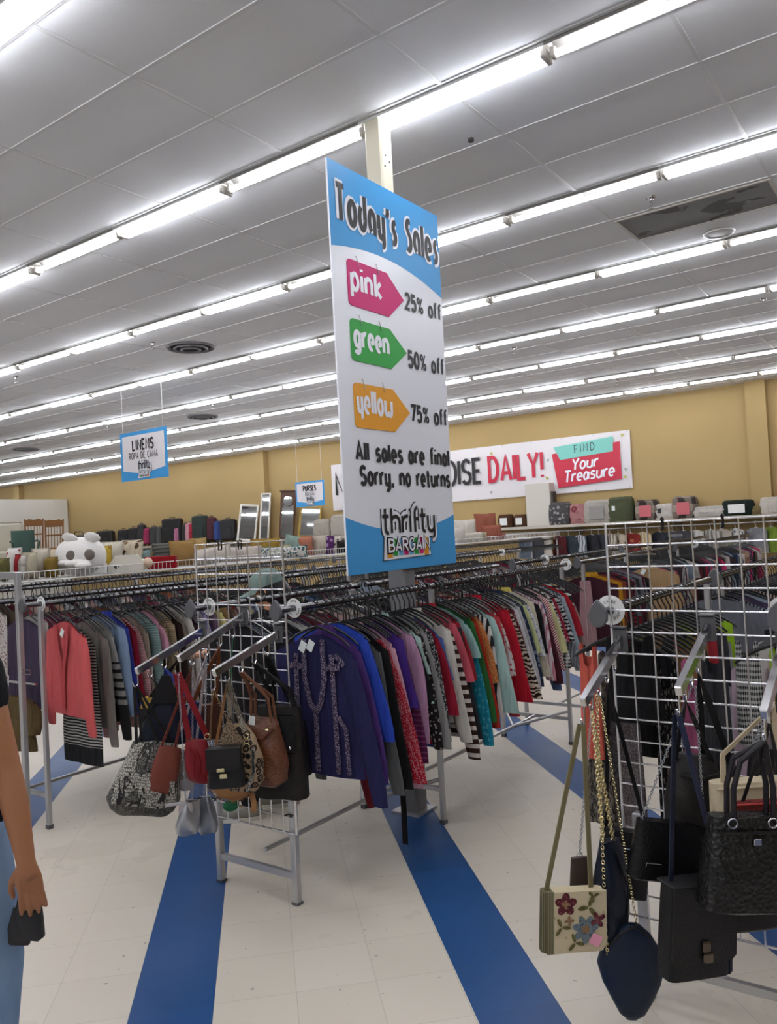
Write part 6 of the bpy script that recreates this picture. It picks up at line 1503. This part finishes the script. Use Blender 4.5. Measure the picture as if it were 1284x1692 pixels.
# ---------- the shopper walking past at the left edge
base=level(at(-92,1500,2.42).dot(level(1,0,0)),2.42,0); base.z=0
RZp=FACE+.12
t=thing('person','person in black top and blue jeans walking past, holding a small dark pouch','person',base,RZp)
inv=(Matrix.Translation(base)@Matrix.Rotation(RZp,4,'Z')).inverted()
sh=inv@at(-34,1108,2.37); el=inv@at(13,1272,2.36); wr=inv@at(43,1424,2.32)
SK=skin('warm_skin','#a06c4a')
hipR,hipL=Vector((.095,0,.90)),Vector((-.095,0,.90)); knR=inv@at(2,1760,2.40); knR.z=.50; anR=Vector((knR.x-.01,-.12,.09)); knL=Vector((-.10,.10,.50)); anL=Vector((-.10,.16,.09))
shL=Vector((-.19,0,1.385)); elL=Vector((-.26,-.10,1.12)); wrL=Vector((-.27,-.02,.88))
b=MB()
limb(b,[Vector((0,0,.90)),Vector((0,.01,1.05)),Vector((0,.0,1.20)),Vector((0,-.01,1.34)),Vector((0,-.01,1.42))],[.135,.115,.125,.125,.07],18)
limb(b,[sh,Vector((0,-.01,1.37)),shL],[.055,.08,.055]); limb(b,[Vector((0,-.01,1.40)),Vector((0,.005,1.50)),Vector((0,.015,1.54))],[.055,.05,.05])
limb(b,[hipR,hipR.lerp(knR,.5),knR,knR.lerp(anR,.4),anR],[.098,.078,.057,.055,.038]); limb(b,[hipL,hipL.lerp(knL,.5),knL,knL.lerp(anL,.4),anL],[.098,.078,.057,.055,.038])
for a in (anR,anL): limb(b,[a,a+Vector((0,.08,-.045)),a+Vector((0,.15,-.06))],[.036,.034,.025]); b.ball((a.x,a.y-.03,.04),(.032,.035,.035),10,8)
limb(b,[sh,sh.lerp(el,.5),el,el.lerp(wr,.35),wr],[.052,.046,.038,.040,.026]); limb(b,[shL,shL.lerp(elL,.5),elL,elL.lerp(wrL,.35),wrL],[.052,.046,.038,.038,.025])
d=(wr-el).normalized(); hand(b,wr,(.08,.10,-1),(.30,-.95,0),(-.95,-.30,0),.13,.98); hand(b,wrL,(0,.1,-1),(-1,0,0),(0,1,0),.35,.95)
rot,hc=head(b,(0,.03,1.635),(-.25,1,-.08))
obj('body',remeshed('body',b,.0042,3),SK,t); face_parts(t,rot,hc,1.0)
m=MB(); limb(m,[Vector((.0,0,.83)),Vector((0,0,.93)),Vector((0,.01,1.05)),Vector((0,.0,1.20)),Vector((0,-.01,1.34))],[.172,.170,.145,.142,.135],20); limb(m,[sh*1.0,Vector((0,-.01,1.36)),shL],[.066,.095,.066]); limb(m,[sh,sh.lerp(el,.28)],[.068,.062]); limb(m,[shL,shL.lerp(elL,.28)],[.068,.062])
limb(m,[hipR+Vector((-.02,0,-.08)),hipR+Vector((-.02,.0,.10)),Vector((.03,0,1.12))],[.122,.120,.10],18); limb(m,[hipL+Vector((.02,0,-.08)),hipL+Vector((.02,.0,.10)),Vector((-.03,0,1.12))],[.122,.120,.10],18)
obj('top',remeshed('top',m,.008,5),F('#15141a'),t)
m=MB(); limb(m,[Vector((0,0,.86)),Vector((0,.0,1.0))],[.150,.138],20); limb(m,[hipR,hipR.lerp(knR,.5),knR,knR.lerp(anR,.5),anR+Vector((0,0,.0))],[.104,.098,.078,.074,.066]); limb(m,[hipL,hipL.lerp(knL,.5),knL,knL.lerp(anL,.5),anL],[.104,.098,.078,.074,.066])
dn=NT('denim'); co=dn.coord(); n1,_=dn.noise(dn.mapping(co,(1,1,.5)),6,3); n2,_=dn.noise(co,300,1); dn.bump(n1,.4,.02)
obj('jeans',remeshed('jeans',m,.009,5),dn.done(dn.mix(n1,lin('#5f7796'),dn.mix(n2,lin('#93a9c4'),lin('#7b93b2'))),.9,0,.2),t)
m=MB(); m.ball(tuple(hc+rot@Vector((0,-.03,.035))),(.088,.100,.092),18,12,rot=rot); m.tube([tuple(hc+rot@Vector((0,-.10,.03))),tuple(hc+rot@Vector((0,-.115,-.08))),tuple(hc+rot@Vector((0,-.10,-.22)))],[.075,.065,.03],12,flat=(1.1,.6)); obj('hair',remeshed('hair',m,.009,3),plain('dark_hair','#1c1310',.5,bump=(70,.5,.01)),t)
for a in (anR,anL):
    m=MB(); m.ball((a.x,a.y+.065,.042),(.046,.135,.042),14,8,e=.8); m.ball((a.x,a.y-.02,.075),(.044,.055,.05),12,8); obj('shoe',remeshed('shoe',m,.008,3),plain('shoe_black','#1a1a1d',.5),t)
# pouch held in the hand
pc=at(52,1516,2.36); o=thing('pouch','small folded black pouch gripped in the hand of the passing person','pouch',pc,FACE+.1); o.rotation_euler=(0,.12,FACE+.1)
obj('pouch_body',sack([(.05,.034,.012,-.01),(.0,.04,.018,-.006),(-.05,.042,.016,0),(-.062,.03,.01,0)],ex=.6,sag=.1,seed=41),plain('black_nylon2','#16161c',.5),o); obj('flap',sack([(.03,.028,.008,-.025),(-.03,.034,.014,-.03),(-.075,.03,.010,-.028)],ex=.6,seed=42),plain('black_nylon2','#16161c',.5),o)
# ---------- the shopper with the green cap between the racks
base=at(452,1340,z=0); base.z=0; RZc=RZq=FACE+pi/2+.15
t=thing('person','person in green cap and dark clothes browsing between the racks','person',base,RZc)
inv=(Matrix.Translation(base)@Matrix.Rotation(RZc,4,'Z')).inverted(); hp=inv@at(440,973,(base-Vector((0,0,CAM_Z))).dot(CF))
b=MB(); S2=.93
cx,cy=hp.x,hp.y-.02
hipR,hipL=Vector((.09,0,.85)),Vector((-.09,0,.85)); knR,knL=Vector((.10,.03,.47)),Vector((-.10,.10,.47)); anR,anL=Vector((.10,-.08,.085)),Vector((-.10,.14,.085))
top=Vector((cx*.8,cy*.7,hp.z-.24)); shR,shL=top+Vector((.18,0,.02)),top+Vector((-.18,0,.02)); elR,elL=shR+Vector((.05,.10,-.26)),shL+Vector((-.03,.14,-.24)); wrR,wrL=elR+Vector((-.04,.22,.08)),elL+Vector((.02,.22,.10))
limb(b,[Vector((0,0,.86)),Vector((cx*.3,cy*.2,1.0)),top*.6+Vector((cx*.2,0,.45)),top],[.13,.11,.115,.10],18); limb(b,[shR,top,shL],[.05,.075,.05]); limb(b,[top,Vector((cx,cy,hp.z-.13)),Vector((cx,cy,hp.z-.09))],[.055,.047,.047])
for h_,k_,a_ in ((hipR,knR,anR),(hipL,knL,anL)): limb(b,[h_,h_.lerp(k_,.5),k_,k_.lerp(a_,.4),a_],[.092,.074,.054,.052,.036]); limb(b,[a_,a_+Vector((0,.08,-.04)),a_+Vector((0,.13,-.055))],[.034,.032,.024])
for s_,e_,w_,sd in ((shR,elR,wrR,-1),(shL,elL,wrL,1)): limb(b,[s_,s_.lerp(e_,.5),e_,e_.lerp(w_,.35),w_],[.05,.044,.036,.036,.024]); hand(b,w_,(0,1,.15),(0,-.1,1),(sd,0,0),.4,.92)
rot,hc=head(b,(cx,cy+.02,hp.z),(.15,1,-.30),.95)
obj('body',remeshed('body',b,.0055,3),skin('light_skin','#c08a66'),t); face_parts(t,rot,hc,.95)
m=MB(); limb(m,[Vector((0,0,.84)),Vector((cx*.3,cy*.2,1.0)),top*.6+Vector((cx*.2,0,.45)),top],[.16,.138,.14,.125],18); limb(m,[shR,top+Vector((0,0,-.01)),shL],[.066,.09,.066])
for s_,e_,w_ in ((shR,elR,wrR),(shL,elL,wrL)): limb(m,[s_,s_.lerp(e_,.5),e_,e_.lerp(w_,.4),e_.lerp(w_,.85)],[.066,.06,.052,.05,.04])
obj('jacket',remeshed('jacket',m,.009,5),F('#17181d'),t)
m=MB(); limb(m,[Vector((0,0,.82)),Vector((0,0,.93))],[.148,.135],18)
for h_,k_,a_ in ((hipR,knR,anR),(hipL,knL,anL)): limb(m,[h_,h_.lerp(k_,.5),k_,k_.lerp(a_,.5),a_+Vector((0,0,.03))],[.108,.088,.068,.064,.058])
obj('trousers',remeshed('trousers',m,.009,5),F('#1b1c22'),t)
m=MB(); m.ball(tuple(hc+rot@Vector((0,-.03,-.01))),(.086,.096,.10),16,12,rot=rot); m.ball(tuple(hc+rot@Vector((0,-.09,-.05))),(.075,.055,.09),14,10,rot=rot); obj('hair',remeshed('hair',m,.009,3),plain('black_hair','#100d0e',.5,bump=(70,.5,.01)),t)
CAPG=fabric('#8a9f98'); m=MB(); rg=[]
for z,k in ((.018,1.0),(.045,1.0),(.075,.93),(.10,.78),(.118,.52),(.126,.18)): rg.append([tuple(hc+rot@Vector((.094*k*math.cos(a*pi/12),-.012+.108*k*math.sin(a*pi/12),z))) for a in range(24)])
m.loft(rg); cp=obj('cap',m,CAPG,t); m=MB(); P=[];Q=[]
for k in range(13):
    a=R(20+140*k/12); P.append(hc+rot@Vector((.094*math.cos(a),-.012+.108*math.sin(a),.024))); Q.append(hc+rot@Vector((.088*math.cos(a),.0+.185*math.sin(a),.008-.012*abs(math.cos(a)))))
m.add([tuple(p) for p in P]+[tuple(q) for q in Q]+[tuple(p+Vector((0,0,-.006))) for p in P]+[tuple(q+Vector((0,0,-.005))) for q in Q],[(i,i+1,14+i,13+i) for i in range(12)]+[(27+i,26+i,39+i,40+i) for i in range(12)]+[(13+i,14+i,40+i,39+i) for i in range(12)]); obj('brim',m,CAPG,cp)
m=MB(); m.ball(tuple(hc+rot@Vector((0,-.012,.128))),.009,8,6); obj('cap_button',m,CAPG,cp)
for a in (anR,anL):
    m=MB(); m.ball((a.x,a.y+.06,.045),(.047,.14,.04),16,8,e=.8); m.ball((a.x,a.y-.02,.08),(.042,.052,.05),12,8); sh_=obj('sneaker',remeshed('sneaker',m,.008,3),plain('sneaker_grey','#8f8c82',.7),t)
    m=MB(); m.loft([[(a.x+.05*math.cos(q*pi/10),a.y+.055+.145*math.sin(q*pi/10),z) for q in range(20)] for z in(.0,.022)]); obj('sole',m,plain('sneaker_sole','#d6d3ca',.6),sh_)
